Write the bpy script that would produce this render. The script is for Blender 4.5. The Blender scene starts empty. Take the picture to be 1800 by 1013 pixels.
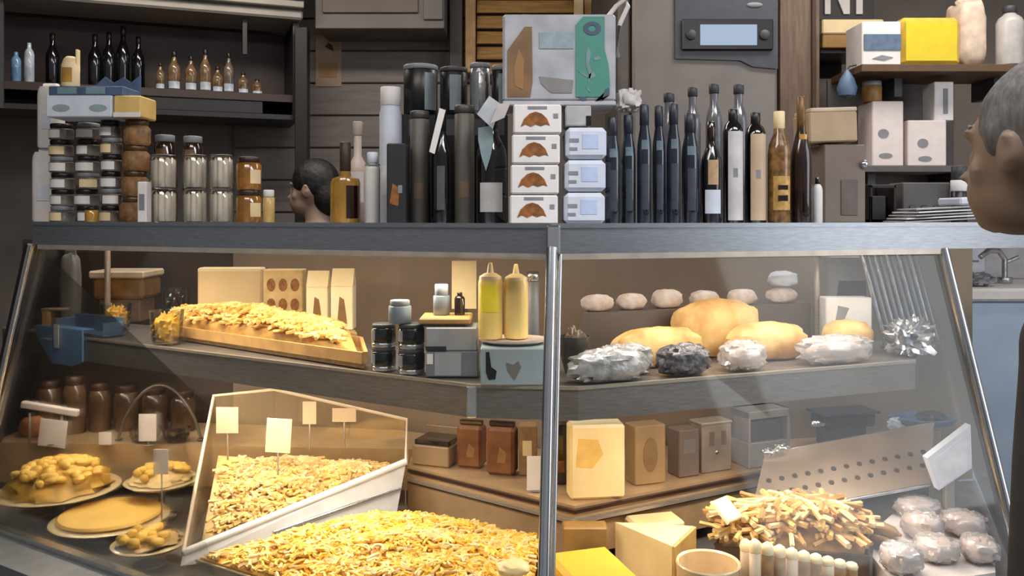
import bpy, bmesh, math, random
from mathutils import Vector, Matrix, noise
random.seed(7)
C = bpy.context.scene.collection
S = bpy.context.scene
PI = math.pi
# ---------------------------------------------------------------- camera, world, lamps, exposure
EYE = 1.6; F = 1500.0; CX = 900.0; HY = 380.0          # focal length and principal point for an 1800 x 1013 frame
cam = bpy.data.cameras.new('camera'); cam.sensor_width = 36; cam.lens = F/1800*36
cam.shift_y = -(506.5-HY)/1800; cam.clip_start = 0.05
co = bpy.data.objects.new('camera', cam); co.location = (0, 0, EYE); co.rotation_euler = (PI/2, 0, 0); C.objects.link(co); S.camera = co
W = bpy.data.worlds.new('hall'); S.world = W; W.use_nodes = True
wn = W.node_tree; bg = wn.nodes['Background']; bg.inputs[1].default_value = 0.5     # unseen hall: ramp shaped for the steel's reflections, darker left, brighter right
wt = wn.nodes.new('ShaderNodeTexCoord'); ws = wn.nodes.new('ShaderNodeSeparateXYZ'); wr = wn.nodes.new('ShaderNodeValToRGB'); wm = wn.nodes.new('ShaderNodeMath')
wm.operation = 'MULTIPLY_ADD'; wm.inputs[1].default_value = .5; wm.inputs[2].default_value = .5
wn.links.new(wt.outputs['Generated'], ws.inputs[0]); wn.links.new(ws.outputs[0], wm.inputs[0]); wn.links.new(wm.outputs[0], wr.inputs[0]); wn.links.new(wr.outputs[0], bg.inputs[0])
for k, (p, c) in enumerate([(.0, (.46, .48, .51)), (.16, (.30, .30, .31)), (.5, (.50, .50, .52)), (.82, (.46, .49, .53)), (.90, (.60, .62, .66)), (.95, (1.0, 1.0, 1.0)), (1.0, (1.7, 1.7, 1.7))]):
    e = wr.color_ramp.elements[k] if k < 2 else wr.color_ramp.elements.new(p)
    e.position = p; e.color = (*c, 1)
S.view_settings.view_transform = 'Standard'; S.view_settings.look = 'None'; S.view_settings.gamma = 1; S.view_settings.exposure = 0.0
def area(name, loc, size, energy, color, rot=(0, 0, 0)):
    l = bpy.data.lights.new(name, 'AREA'); l.shape = 'RECTANGLE'; l.size, l.size_y = size; l.energy = energy; l.color = color
    o = bpy.data.objects.new(name, l); o.location = loc; o.rotation_euler = rot; C.objects.link(o); return o
area('hall_lamp', (-0.9, 0.7, 3.1), (1.6, 0.5), 34, (1, .93, .84))
area('hall_lamp', (1.2, 0.7, 3.1), (1.6, 0.5), 50, (.95, .96, 1))
area('staff_lamp', (-1.0, 3.3, 3.1), (1.6, 0.3), 34, (1, .90, .8))
area('staff_lamp', (1.6, 3.2, 3.1), (1.6, 0.3), 24, (1, .93, .86))
WARM = (1, .87, .68)
area('case_lamp', (-.80, 2.50, 1.49), (1.5, 0.04), 9.5, WARM, (0, 0, math.atan(-.42)))
area('case_lamp', (.66, 2.29, 1.49), (1.0, 0.04), 4.6, (1, .90, .78), (0, 0, math.atan(.3)))
area('case_lamp', (-1.0, 2.74, 1.085), (1.8, 0.04), 15, WARM, (0, 0, math.atan(-.6)))
area('case_lamp', (.64, 2.35, 1.085), (1.0, 0.04), 6.5, (1, .87, .74), (0, 0, math.atan(.385)))
dl = area('right_fill_light', (3.3, 1.1, 2.0), (2.0, 2.0), 36, (.93, .96, 1)); dl.rotation_euler = Vector((-.9, .42, -.22)).to_track_quat('-Z', 'Y').to_euler()  # added fill light, no window there; brightens case end and steel at right

# ---------------------------------------------------------------- measuring
def wx(px, Y): return (px-CX)/F*Y
def wz(py, Y): return EYE-(py-HY)/F*Y
def gnd(px, py, z):
    Y = (EYE-z)*F/(py-HY); return (wx(px, Y), Y)
def p3(px, py, Y): return Vector((wx(px, Y), Y, wz(py, Y)))
def f_top(X): return 2.0+(.42*(.093-X) if X < .093 else .30*(X-.093))
def f_mid(X):
    if X < -.098: return 2.1+.6*(-.098-X)
    if X < .16: return 2.1-.03*(X+.098)/.258
    return 2.07+.385*(X-.16)
def f_ledge(X):
    if X < -.355: return 3.11+.06*(-.355-X)
    return 2.5+(.75*(.183-X) if X < .183 else .55*(X-.183))
def f_glass(X): return 1.7+(.61*(.057-X) if X < .057 else .35*(X-.057))
Z_TOP, Z_MID, Z_LEDGE, Z_DECK = 1.579, 1.183, 0.75, 0.55
def solve(f, px, off):
    Y = 2.3
    for _ in range(80): Y = .5*Y+.5*(f(wx(px, Y))+off)
    return Y
def spot(f, z, px0, px1, py0, off, py1=None):
    """centre x, depth, base height, width and height of what fills these columns on a shelf"""
    Y = solve(f, (px0+px1)/2, off); zb = z if py1 is None else wz(py1, Y)
    return wx((px0+px1)/2, Y), Y, zb, (px1-px0)/F*Y, wz(py0, Y)-zb

# ---------------------------------------------------------------- materials
def lin(c): return c/12.92 if c <= .04045 else ((c+.055)/1.055)**2.4
def rgb(t): return tuple(lin(v/255) for v in t)
MATS = {}
def mat(name, c, rough=.5, metal=0.0, var=.12, scale=18.0, bump=0.0, stretch=None, coat=0.0, c2=None):
    if name in MATS: return MATS[name]
    m = bpy.data.materials.new(name); m.use_nodes = True; nt = m.node_tree; b = nt.nodes['Principled BSDF']
    tc = nt.nodes.new('ShaderNodeTexCoord'); nz = nt.nodes.new('ShaderNodeTexNoise'); mp = nt.nodes.new('ShaderNodeMapping')
    nt.links.new(tc.outputs['Object'], mp.inputs[0]); nt.links.new(mp.outputs[0], nz.inputs['Vector'])
    if stretch: mp.inputs['Scale'].default_value = stretch
    nz.inputs['Scale'].default_value = scale; nz.inputs['Detail'].default_value = 4
    r = nt.nodes.new('ShaderNodeValToRGB'); nt.links.new(nz.outputs['Fac'], r.inputs[0])
    a = rgb(c); d = rgb(c2) if c2 else tuple(min(1, v*(1+var)) for v in a); lo = a if c2 else tuple(v*(1-var) for v in a)
    r.color_ramp.elements[0].position = .35; r.color_ramp.elements[1].position = .65
    r.color_ramp.elements[0].color = (*lo, 1); r.color_ramp.elements[1].color = (*d, 1)
    nt.links.new(r.outputs[0], b.inputs['Base Color'])
    b.inputs['Roughness'].default_value = rough; b.inputs['Metallic'].default_value = metal; b.inputs['Coat Weight'].default_value = coat
    if bump:
        bp = nt.nodes.new('ShaderNodeBump'); bp.inputs['Strength'].default_value = bump; bp.inputs['Distance'].default_value = .01
        nt.links.new(nz.outputs['Fac'], bp.inputs['Height']); nt.links.new(bp.outputs[0], b.inputs['Normal'])
    MATS[name] = m; return m
def clear(name, tint=(1, 1, 1), gloss=.08, body=0.0, body_c=(200, 190, 170), rough=.05):
    if name in MATS: return MATS[name]
    m = bpy.data.materials.new(name); m.use_nodes = True; nt = m.node_tree; nt.nodes.remove(nt.nodes['Principled BSDF'])
    out = nt.nodes['Material Output']; tr = nt.nodes.new('ShaderNodeBsdfTransparent'); gl = nt.nodes.new('ShaderNodeBsdfGlossy')
    tr.inputs[0].default_value = (*tint, 1); gl.inputs['Roughness'].default_value = rough
    mx = nt.nodes.new('ShaderNodeMixShader'); fr = nt.nodes.new('ShaderNodeFresnel'); fr.inputs[0].default_value = 1.25
    mu = nt.nodes.new('ShaderNodeMath'); mu.operation = 'MULTIPLY_ADD'; mu.inputs[1].default_value = .7; mu.inputs[2].default_value = gloss*.5
    nt.links.new(fr.outputs[0], mu.inputs[0]); nt.links.new(mu.outputs[0], mx.inputs[0])
    last = tr.outputs[0]
    if body:
        df = nt.nodes.new('ShaderNodeBsdfDiffuse'); df.inputs[0].default_value = (*rgb(body_c), 1); m2 = nt.nodes.new('ShaderNodeMixShader')
        m2.inputs[0].default_value = body; nt.links.new(tr.outputs[0], m2.inputs[1]); nt.links.new(df.outputs[0], m2.inputs[2]); last = m2.outputs[0]
    nt.links.new(last, mx.inputs[1]); nt.links.new(gl.outputs[0], mx.inputs[2]); nt.links.new(mx.outputs[0], out.inputs[0])
    MATS[name] = m; return m
def glow(name, c, s):
    m = bpy.data.materials.new(name); m.use_nodes = True; b = m.node_tree.nodes['Principled BSDF']
    b.inputs['Base Color'].default_value = (0, 0, 0, 1); b.inputs['Emission Color'].default_value = (*rgb(c), 1); b.inputs['Emission Strength'].default_value = s
    MATS[name] = m; return m
STEEL = mat('brushed_steel', (150, 154, 160), .34, .85, .10, 30, 0, (1, 1, 12))
STEELW = mat('warm_steel', (172, 160, 146), .42, .55, .10, 30, 0, (1, 1, 12))
CHROME = mat('bright_steel', (205, 208, 212), .2, .95, .05)
GLASS = clear('pane_glass', (.97, .985, .98), .02)
JARGLASS = clear('jar_glass', (.93, .95, .93), .12)
ACRYL = clear('clear_acrylic', (.98, .94, .86), .10, .10, (225, 200, 160))
FILM = clear('cling_film', (.98, .98, .98), .30, .34, (240, 232, 230), .15)
WHITE = mat('white_card', (226, 222, 220), .55, 0, .05)
BLUEWHITE = mat('bluish_white_card', (206, 212, 226), .5, 0, .06)
CREAM = mat('cream_card', (236, 212, 165), .55, 0, .05)
BLACK = mat('black_plastic', (20, 19, 21), .35, 0, .3)
BLACKG = mat('black_bottle_glass', (13, 13, 17), .12, 0, .3, coat=.6)
BLUEG = mat('blue_black_glass', (30, 36, 48), .12, 0, .35, coat=.7)
NAVY = mat('navy_cap', (34, 38, 50), .4, 0, .2)
DARKBR = mat('dark_brown_glass', (38, 20, 14), .14, 0, .3, coat=.6)
AMBER = mat('amber_glass', (150, 100, 36), .16, 0, .35, 14, coat=.6)
GOLD = mat('gold_liquid', (176, 130, 50), .18, 0, .3, 10, coat=.6)
GREYM = mat('grey_metal', (120, 114, 110), .5, .25, .08, 6)
GREYP = mat('grey_plastic', (128, 130, 136), .45, 0, .1)
DGREY = mat('dark_grey', (58, 58, 62), .5, 0, .15)
WOOD = mat('brown_wood', (112, 92, 76), .6, 0, .2, 14, .1, (6, 6, .6))
TANW = mat('tan_wood', (176, 138, 84), .55, 0, .2, 14, .1, (.6, 6, 6))
PASTA = mat('egg_pasta', (232, 186, 84), .5, 0, .16, 30)
PASTAD = mat('golden_pasta', (216, 160, 40), .5, 0, .2, 30)
PASTAP = mat('pale_pasta', (226, 196, 142), .55, 0, .14, 30)
BREAD = mat('pale_crust', (224, 188, 126), .65, 0, .2, 12, .35, c2=(188, 136, 70))
BREADB = mat('brown_crust', (150, 92, 46), .6, 0, .3, 12, .3)
CHEESE = mat('cream_cheese', (240, 214, 156), .45, 0, .08, 9)
BUTTER = mat('yellow_butter', (226, 168, 52), .4, 0, .1, 9)
PRINT = mat('grey_print', (132, 134, 140), .6, 0, .1)
BROWNP = mat('brown_print', (140, 86, 40), .6, 0, .35, 60)
SILVER = mat('silver_foil', (190, 190, 194), .28, .9, .15, 24, .5)
DRYBR = mat('brown_nuts', (134, 98, 62), .6, 0, .4, 40, .4)
MEAT = mat('pink_meat', (216, 186, 174), .5, 0, .2, 22, .2, c2=(236, 224, 220))

# ---------------------------------------------------------------- mesh building
class MB:
    def __init__(s): s.v = []; s.f = []; s.m = []; s.s = []; s.X = Matrix.Identity(4)
    def at(s, loc=(0, 0, 0), rz=0, ry=0, rx=0):
        s.X = Matrix.Translation(loc) @ Matrix.Rotation(rz, 4, 'Z') @ Matrix.Rotation(ry, 4, 'Y') @ Matrix.Rotation(rx, 4, 'X'); return s
    def add(s, vs, fs, m=0, smooth=False):
        b = len(s.v); s.v += [tuple(s.X @ Vector(v)) for v in vs]
        for f in fs: s.f.append([b+i for i in f]); s.m.append(m); s.s.append(smooth)
        return s
    def box(s, c, d, m=0, bev=.002):
        hx, hy, hz = d[0]/2, d[1]/2, d[2]/2; b = min(bev, hx*.45, hy*.45, hz*.45); vs = []; ix = {}
        for sx in (-1, 1):
            for sy in (-1, 1):
                for sz in (-1, 1):
                    ix[sx, sy, sz] = len(vs)
                    vs += [(c[0]+sx*hx, c[1]+sy*(hy-b), c[2]+sz*(hz-b)), (c[0]+sx*(hx-b), c[1]+sy*hy, c[2]+sz*(hz-b)), (c[0]+sx*(hx-b), c[1]+sy*(hy-b), c[2]+sz*hz)]
        fs = []; q = [(-1, -1), (1, -1), (1, 1), (-1, 1)]
        for g in (-1, 1):
            fs.append([ix[g, a, e] for a, e in q]); fs.append([ix[a, g, e]+1 for a, e in q]); fs.append([ix[a, e, g]+2 for a, e in q])
            for h in (-1, 1):
                fs.append([ix[-1, g, h]+1, ix[1, g, h]+1, ix[1, g, h]+2, ix[-1, g, h]+2])
                fs.append([ix[g, -1, h], ix[g, 1, h], ix[g, 1, h]+2, ix[g, -1, h]+2])
                fs.append([ix[g, h, -1], ix[g, h, 1], ix[g, h, 1]+1, ix[g, h, -1]+1])
                for k in (-1, 1): fs.append([ix[g, h, k], ix[g, h, k]+1, ix[g, h, k]+2])
        return s.add(vs, fs, m)
    def b0(s, x0, y0, z0, x1, y1, z1, m=0, bev=.002): return s.box(((x0+x1)/2, (y0+y1)/2, (z0+z1)/2), (abs(x1-x0), abs(y1-y0), abs(z1-z0)), m, bev)
    def lathe(s, prof, c=(0, 0, 0), n=24, m=0, cap=True):
        vs = []; fs = []; k = len(prof)
        for i in range(n):
            a = 2*PI*i/n; ca, sa = math.cos(a), math.sin(a)
            vs += [(c[0]+r*ca, c[1]+r*sa, c[2]+z) for r, z in prof]
        for i in range(n):
            j = (i+1) % n
            for t in range(k-1): fs.append([i*k+t, j*k+t, j*k+t+1, i*k+t+1])
        if cap:
            fs.append([i*k for i in range(n)]); fs.append([i*k+k-1 for i in range(n)])
        return s.add(vs, fs, m, True)
    def cyl(s, r, z0, z1, c=(0, 0, 0), n=24, m=0):
        e = min(.002, r*.2, (z1-z0)*.3); return s.lathe([(r-e, z0), (r, z0+e), (r, z1-e), (r-e, z1)], c, n, m)
    def tube(s, pts, r, n=8, m=0, cap=True):
        pts = [Vector(p) for p in pts]; vs = []; fs = []; k = len(pts); rr = r if isinstance(r, (list, tuple)) else [r]*k
        for i, p in enumerate(pts):
            d = (pts[min(i+1, k-1)]-pts[max(i-1, 0)]).normalized(); u = d.cross(Vector((0, 0, 1)))
            if u.length < .05: u = d.cross(Vector((1, 0, 0)))
            u.normalize(); w = d.cross(u)
            for j in range(n):
                a = 2*PI*j/n; vs.append(tuple(p+(u*math.cos(a)+w*math.sin(a))*rr[i]))
        for i in range(k-1):
            for j in range(n): fs.append([i*n+j, i*n+(j+1) % n, (i+1)*n+(j+1) % n, (i+1)*n+j])
        if cap: fs += [list(range(n)), list(range((k-1)*n, k*n))]
        return s.add(vs, fs, m, True)
    def prism(s, poly, z0, z1, m=0):
        n = len(poly); vs = [(x, y, z0) for x, y in poly]+[(x, y, z1) for x, y in poly]
        fs = [list(range(n)), list(range(n, 2*n))]+[[i, (i+1) % n, n+(i+1) % n, n+i] for i in range(n)]
        return s.add(vs, fs, m)
    def front(s, poly, y, t, m=0):                       # an upright shape facing -y, t thick
        n = len(poly); vs = [(x, y, z) for x, z in poly]+[(x, y-t, z) for x, z in poly]
        fs = [list(range(n)), list(range(n, 2*n))]+[[i, (i+1) % n, n+(i+1) % n, n+i] for i in range(n)]
        return s.add(vs, fs, m)
    def pane(s, q, t, m=0):
        q = [Vector(p) for p in q]; nrm = (q[1]-q[0]).cross(q[3]-q[0]).normalized()*t; k = len(q)
        vs = [tuple(p) for p in q]+[tuple(p+nrm) for p in q]
        return s.add(vs, [list(range(k)), list(range(k, 2*k))]+[[i, (i+1) % k, k+(i+1) % k, k+i] for i in range(k)], m)
    def blob(s, c, r, m=0, nz=0.0, sc=8.0, nu=24, nv=14, flat=None, p=1.0, seed=0):
        vs = []; fs = []
        for i in range(nv+1):
            th = PI*i/nv
            for j in range(nu):
                a = 2*PI*j/nu; d = Vector((math.sin(th)*math.cos(a), math.sin(th)*math.sin(a), math.cos(th)))
                if p != 1: d = Vector([math.copysign(abs(k)**p, k) for k in d])
                k = 1+nz*noise.noise(d*sc*.4+Vector((seed, seed*.7, c[0]*9)))
                v = [c[q]+d[q]*r[q]*k for q in range(3)]
                if flat is not None: v[2] = max(v[2], flat)
                vs.append(tuple(v))
        for i in range(nv):
            for j in range(nu): fs.append([i*nu+j, i*nu+(j+1) % nu, (i+1)*nu+(j+1) % nu, (i+1)*nu+j])
        return s.add(vs, fs, m, True)
    def wrap(s, R, z0, z1, half, m=0, n=12, at=-PI/2):     # a label curved round a bottle
        vs = []; 
        for i in range(n+1):
            a = at-half+2*half*i/n
            for R2 in (R, R+.0008): vs += [(R2*math.cos(a), R2*math.sin(a), z0), (R2*math.cos(a), R2*math.sin(a), z1)]
        fs = []
        for i in range(n):
            b = i*4; fs += [[b+2, b+6, b+7, b+3], [b, b+4, b+5, b+1], [b+1, b+5, b+7, b+3], [b, b+4, b+6, b+2]]
        fs += [[0, 1, 3, 2], [4*n, 4*n+1, 4*n+3, 4*n+2]]
        return s.add(vs, fs, m)
    def build(s, name, mats, parent=None, loc=None, rz=0):
        me = bpy.data.meshes.new(name); me.from_pydata(s.v, [], s.f)
        for m in (mats if isinstance(mats, (list, tuple)) else [mats]): me.materials.append(m)
        me.polygons.foreach_set('material_index', s.m); me.polygons.foreach_set('use_smooth', s.s)
        bm = bmesh.new(); bm.from_mesh(me); bmesh.ops.recalc_face_normals(bm, faces=bm.faces[:])
        for e in bm.edges:
            if len(e.link_faces) == 2 and e.calc_face_angle(0) > .8: e.smooth = False
        bm.to_mesh(me); bm.free(); me.update()
        o = bpy.data.objects.new(name, me); C.objects.link(o)
        if parent: o.parent = parent
        if loc is not None: o.location = loc
        if rz: o.rotation_euler.z = rz
        return o
def tag(o, label, cat, group=None, kind=None):
    o['label'] = label; o['category'] = cat
    if group: o['group'] = group
    if kind: o['kind'] = kind
    return o
def thing(name, label, cat, loc=(0, 0, 0), rz=0, group=None):
    o = bpy.data.objects.new(name, None); o.empty_display_size = .05; C.objects.link(o); o.location = loc; o.rotation_euler = (0, 0, rz)
    return tag(o, label, cat, group)
def struct(name, mb, m, parent=None):
    o = mb.build(name, m, parent)
    if not parent: o['kind'] = 'structure'
    return o
def px_box(mb, x0, y0, x1, y1, Y, d, m=0, bev=.003):       # a box whose front face at depth Y fills these columns and rows
    return mb.b0(wx(x0, Y), Y, wz(y1, Y), wx(x1, Y), Y+d, wz(y0, Y), m, bev)
# ---------------------------------------------------------------- the room
PLANK = mat('grey_plank', (116, 108, 104), .6, 0, .14, 9, .08, (.5, 4, 4))
FLOORM = mat('floor_tile', (96, 88, 80), .5, 0, .15, 3)
struct('floor', MB().b0(-4.2, -1.5, -.06, 3.6, 5.2, 0), FLOORM)
struct('ceiling', MB().b0(-4.2, .2, 3.25, 3.6, 5.2, 3.31), mat('ceiling_paint', (150, 142, 134), .8, 0, .05))
m = MB(); Yw = 4.75; z = .0
while z < 3.24:                                              # plank cladding, one wall
    m.b0(-1.55, Yw, z+.004, -.05, Yw+.05, min(z+.176, 3.25), 0, .004); z += .18
m.b0(-4.2, Yw+.03, 0, 3.6, Yw+.12, 3.25, 1)
struct('wall_back', m, [PLANK, mat('shop_wall', (134, 124, 116), .8, 0, .08, 4)])
struct('wall_left', MB().b0(-4.2, 1.6, 0, -4.1, Yw, 3.25), mat('dark_wall', (52, 46, 42), .7, 0, .15, 4))
struct('wall_right', MB().b0(3.5, 1.2, 0, 3.6, Yw, 3.25), mat('pale_wall', (190, 188, 186), .7, 0, .06, 4))
m = MB(); px_box(m, 518, 47, 540, 938, 4.3, .06); struct('trim_1', m, mat('black_post', (18, 16, 18), .5, 0, .2))
m = MB(); px_box(m, 790, -140, 813, 118, 4.6, .06); struct('trim_2', m, mat('dark_post', (40, 28, 22), .5, 0, .2))
m = MB(); px_box(m, 1371, -140, 1441, 987, 3.95, .10); m.b0(wx(1427, 3.94), 3.935, .0, wx(1434, 3.94), 3.95, 3.2, 1)
struct('trim_3', m, [WOOD, mat('wood_groove', (74, 54, 40), .7)])
# grey panelled bulkhead above the planks
m = MB(); px_box(m, 554, -140, 781, 50, 4.4, .33); px_box(m, 566, -100, 735, 22, 4.385, .03, 1); px_box(m, 744, -100, 778, 34, 4.385, .03)
struct('trim_4', m, [mat('bulkhead_grey', (104, 98, 94), .6, 0, .1, 6), mat('bulkhead_panel', (100, 88, 78), .6, 0, .1, 6)])
# slatted timber screen
t = thing('wooden_louvre', 'tan wooden louvre screen high on the back wall behind the hamper box', 'louvre', (wx(915, 4.65), 4.65, wz(128, 4.65)))
m = MB()
for k in range(9):
    zz = .03+k*.085; m.at((0, .04, zz), 0, 0, -.5); m.box((0.05, 0, 0), (.58, .012, .085), 0, .003)
m.build('slats', TANW, t)
MB().b0(-.30, -.015, 0, -.245, .06, .85).build('frame', mat('louvre_frame', (186, 146, 96), .55, 0, .15), t)
MB().b0(.345, -.015, 0, .385, .06, .85).build('frame', MATS['louvre_frame'], t)
MB().b0(.29, -.03, .30, .34, .0, .85).build('pale_strip', CREAM, t)
# wall bottle cabinet, hung at an angle on the left
ca = math.atan2(.47, 1.2); cab = thing('wall_cabinet', 'dark open wall cabinet holding bottles, hung high at the left', 'cabinet', (-2.3, 3.9, 2.13), ca)
CABD = mat('cabinet_dark', (52, 38, 34), .5, 0, .2, 6); CABB = mat('cabinet_black', (24, 22, 24), .4, 0, .2)
MB().b0(-.9, 0, .05, 1.30, .36, .09).build('shelf', CABD, cab)
MB().b0(-.9, 0, -.04, 1.30, .36, -.012).b0(.35, .008, -.012, 1.12, .03, .05, 0).build('bottom_board', CABB, cab)
MB().b0(-.9, .36, -.04, 1.30, .38, .464).build('back_board', CABD, cab)
MB().b0(1.265, 0, -.012, 1.30, .36, .46).build('side_panel', CABB, cab)
MB().b0(-.055, -.01, -.04, -.02, .02, .464).build('divider', DGREY, cab)
MB().b0(1.02, 0, .28, 1.045, .02, .46).build('divider', CABB, cab)
m = MB().b0(-1.2, -.06, .465, 1.31, .30, .515, 0, .01).b0(-1.2, -.1, .516, 1.31, .30, 1.02, 0, .004).b0(-1.2, -.11, .55, 1.31, -.1, .572, 1)
m.build('canopy', [mat('canopy_grey', (150, 144, 138), .55, .2, .08, 6), DGREY], cab)
m = MB().b0(.95, -.115, .58, 1.28, -.1, .68); m.build('white_sign', WHITE, cab)
def bottle_parts(t, R, H, prof, bm, cm, cap_z, cap_r, labels=(), n=20):
    m = MB().lathe([(r*R, z*H) for r, z in prof], (0, 0, 0), n); m.build('glass_body', bm, t)
    if cm is not None: MB().cyl(cap_r*R, cap_z*H, H, (0, 0, 0), 14).build('cap', cm, t)
    for nm, rr, z0, z1, half, lm in labels: MB().wrap(R*rr, z0*H, z1*H, half, 0).build(nm, lm, t)
WINE = [(.9, 0), (1, .02), (1, .56), (.93, .63), (.55, .73), (.37, .80), (.36, .985), (.3, .985)]
OIL = [(.9, 0), (1, .015), (1, .68), (.9, .75), (.5, .82), (.36, .86), (.36, .99), (.3, .99)]
SLIM = [(.9, 0), (1, .015), (1, .72), (.82, .80), (.45, .86), (.4, .99)]
SQUAT = [(.9, 0), (1, .02), (1, .50), (.94, .55), (.45, .60), (.36, .64), (.36, .98)]
def cab_pt(px, dy):
    tt = (px-CX)/F; a = (2.3+3.9*tt)/(1.2-.47*tt); return a*1.289, dy
GILT = mat('gilt_glass', (112, 88, 60), .18, 0, .5, 30, coat=.5); PALEG = mat('pale_glass', (176, 186, 198), .15, 0, .25, 20, coat=.4)
names = [(281, 112, 15, 'gilt bottle at the left end of the cabinet shelf'), (306, 92, 21, 'gilt bottle with a slanted neck line, second on the cabinet shelf'), (336, 100, 20, 'short gilt bottle, third on the cabinet shelf'),
         (362, 88, 20, 'tall gilt bottle in the middle of the cabinet shelf'), (384, 118, 18, 'low gilt bottle right of the tall middle one in the cabinet'), (404, 94, 18, 'pale slender bottle on the right half of the cabinet shelf'), (430, 128, 18, 'small dark bottle near the right end of the cabinet'), (455, 140, 18, 'smallest bottle at the right end of the cabinet shelf')]
for px, py, w, lb in names:
    x, y = cab_pt(px, .10); Y = 3.9+.47*x/1.289+.1; H = (wz(py, Y)-2.22); R = w/F*Y/2
    wp = cab.matrix_basis @ Vector((x, y, .091)) if False else Matrix.Translation((-2.3, 3.9, 2.13)) @ Matrix.Rotation(ca, 4, 'Z') @ Vector((x, y, .091))
    t = thing('liquor_bottle', lb, 'bottle', wp, ca, 'bottles in the wall cabinet')
    bottle_parts(t, R, H, WINE, GILT if px != 404 else mat('greyish_glass', (104, 92, 80), .2, 0, .3, coat=.4), CABB, .86, .4, [('foot_label', 1.01, .06, .24, 1.0, PALEG)], 16)
for k, (px, py, lb) in enumerate([(160, 62, 'black bottle left in the row behind the blue tray'), (186, 58, 'black bottle second in the row behind the blue tray'), (212, 48, 'tallest black bottle in the row behind the blue tray'), (240, 66, 'black bottle right in the row behind the blue tray'), (82, 60, 'black bottle behind the gold package in the cabinet')]):
    x, y = cab_pt(px, .2); Y = 3.9+.47*x/1.289+.2
    wp = Matrix.Translation((-2.3, 3.9, 2.13)) @ Matrix.Rotation(ca, 4, 'Z') @ Vector((x, y, .091))
    t = thing('liquor_bottle', lb, 'bottle', wp, ca, 'black bottles in the wall cabinet')
    bottle_parts(t, .031, wz(py, Y)-2.22, WINE, BLACKG, BLACK, .86, .4, (), 14)
for px, py, lb in [(20, 92, 'blue lit glass bottle at the far left of the cabinet'), (44, 76, 'pale clear glass bottle at the far left of the cabinet')]:
    x, y = cab_pt(px, .12); Y = 3.9+.47*x/1.289+.12
    wp = Matrix.Translation((-2.3, 3.9, 2.13)) @ Matrix.Rotation(ca, 4, 'Z') @ Vector((x, y, .091))
    t = thing('liquor_bottle', lb, 'bottle', wp, ca)
    bottle_parts(t, .022, max(.12, wz(py, Y)-2.22), SLIM, PALEG if px == 44 else mat('blue_lit_glass', (104, 140, 176), .15, 0, .3, 20, coat=.4), None, .9, .4, (), 14)
# notice on the planks
t = thing('wall_notice', 'small tan paper notice with a dark mark pinned to the grey planks', 'notice', (wx(577, 4.74), 4.748, wz(152, 4.74)))
h = (152-62)/F*4.74; w = 46/F*4.74
MB().b0(-w/2, -.004, 0, w/2, 0, h, 0, .001).build('paper', mat('tan_paper', (150, 128, 108), .7, 0, .1), t)
MB().b0(-w*.36, -.006, .05, w*.34, -.004, .13, 0, .0005).build('ochre_panel', mat('ochre_print', (140, 108, 74), .7), t)
MB().front([(-.02, h*.78), (.0, h*.86), (.022, h*.80), (.03, h*.70), (.012, h*.72)], -.004, .002).build('dark_mark', mat('dark_print', (50, 36, 28), .7), t)
# tall grey appliance with display
t = thing('steel_fridge', 'tall grey steel appliance with a dark control panel and lit blue screen', 'appliance', (wx(1238, 3.7), 3.7, 0))
x0, x1 = wx(1112, 3.7)-wx(1238, 3.7), wx(1367, 3.7)-wx(1238, 3.7)
MB().b0(x0, 0, .1, x1, .55, 2.85, 0, .012).build('body', GREYM, t)
MB().b0(x0-.06, .02, .1, x0-.003, .55, 2.80, 0, .02).build('side_panel', mat('dark_side', (88, 84, 80), .5, .2), t)
MB().b0(x0+.02, .02, 0, x1-.02, .5, .1).build('plinth', DGREY, t)
xs = lambda px: wx(px, 3.7)-wx(1238, 3.7); zs = lambda py: wz(py, 3.7)
o = MB().front([(xs(1186), zs(-60)), (xs(1366), zs(-60)), (xs(1366), zs(122)), (xs(1322), zs(118)), (xs(1300), zs(107)), (xs(1186), zs(104))], 0, .012).build('control_panel', mat('slate_panel', (66, 68, 76), .45, 0, .1), t)
o2 = MB().b0(xs(1197), -.03, zs(90), xs(1356), -.012, zs(36), 0, .008).build('display_bezel', BLACK, o)
MB().b0(xs(1228), -.034, zs(82), xs(1327), -.03, zs(46), 0, .003).build('screen', glow('screen_blue', (168, 186, 214), .92), o)
m = MB(); m.at((xs(1212), -.03, zs(64)), 0, 0, PI/2).cyl(.022, 0, .01, (0, 0, 0), 18); m.at((xs(1340), -.03, zs(64)), 0, 0, PI/2).cyl(.022, 0, .01, (0, 0, 0), 18)
m.build('buttons', DGREY, o)
MB().blob((xs(1325), -.013, zs(10)), (.035, .006, .012)).build('badge', GREYP, o)
# right back shelves
YR = 3.7
t = thing('wall_shelf', 'grey wall shelf at the right carrying the plain white boxes', 'shelf', (0, YR, 0))
MB().b0(wx(1500, YR), -.02, wz(303, YR), wx(1740, YR), .3, wz(292, YR)).build('board', mat('shelf_grey', (92, 88, 86), .5, .2), t)
MB().b0(wx(1535, YR), .06, wz(330, YR), wx(1550, YR), .3, wz(303, YR)).build('bracket', DGREY, t); MB().b0(wx(1690, YR), .06, wz(330, YR), wx(1705, YR), .3, wz(303, YR)).build('bracket', DGREY, t)
MB().b0(wx(1500, YR), .3, wz(330, YR), wx(1740, YR), .32, wz(120, YR)).build('back_board', mat('shelf_back', (104, 98, 94), .6, 0, .15, 5), t)
t = thing('wall_shelf', 'brown upper wall shelf under the yellow package', 'shelf', (0, YR, 0))
MB().b0(wx(1505, YR), -.06, wz(130, YR), wx(1800, YR), .29, wz(117, YR)).build('board', mat('shelf_brown', (96, 72, 48), .6), t)
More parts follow.
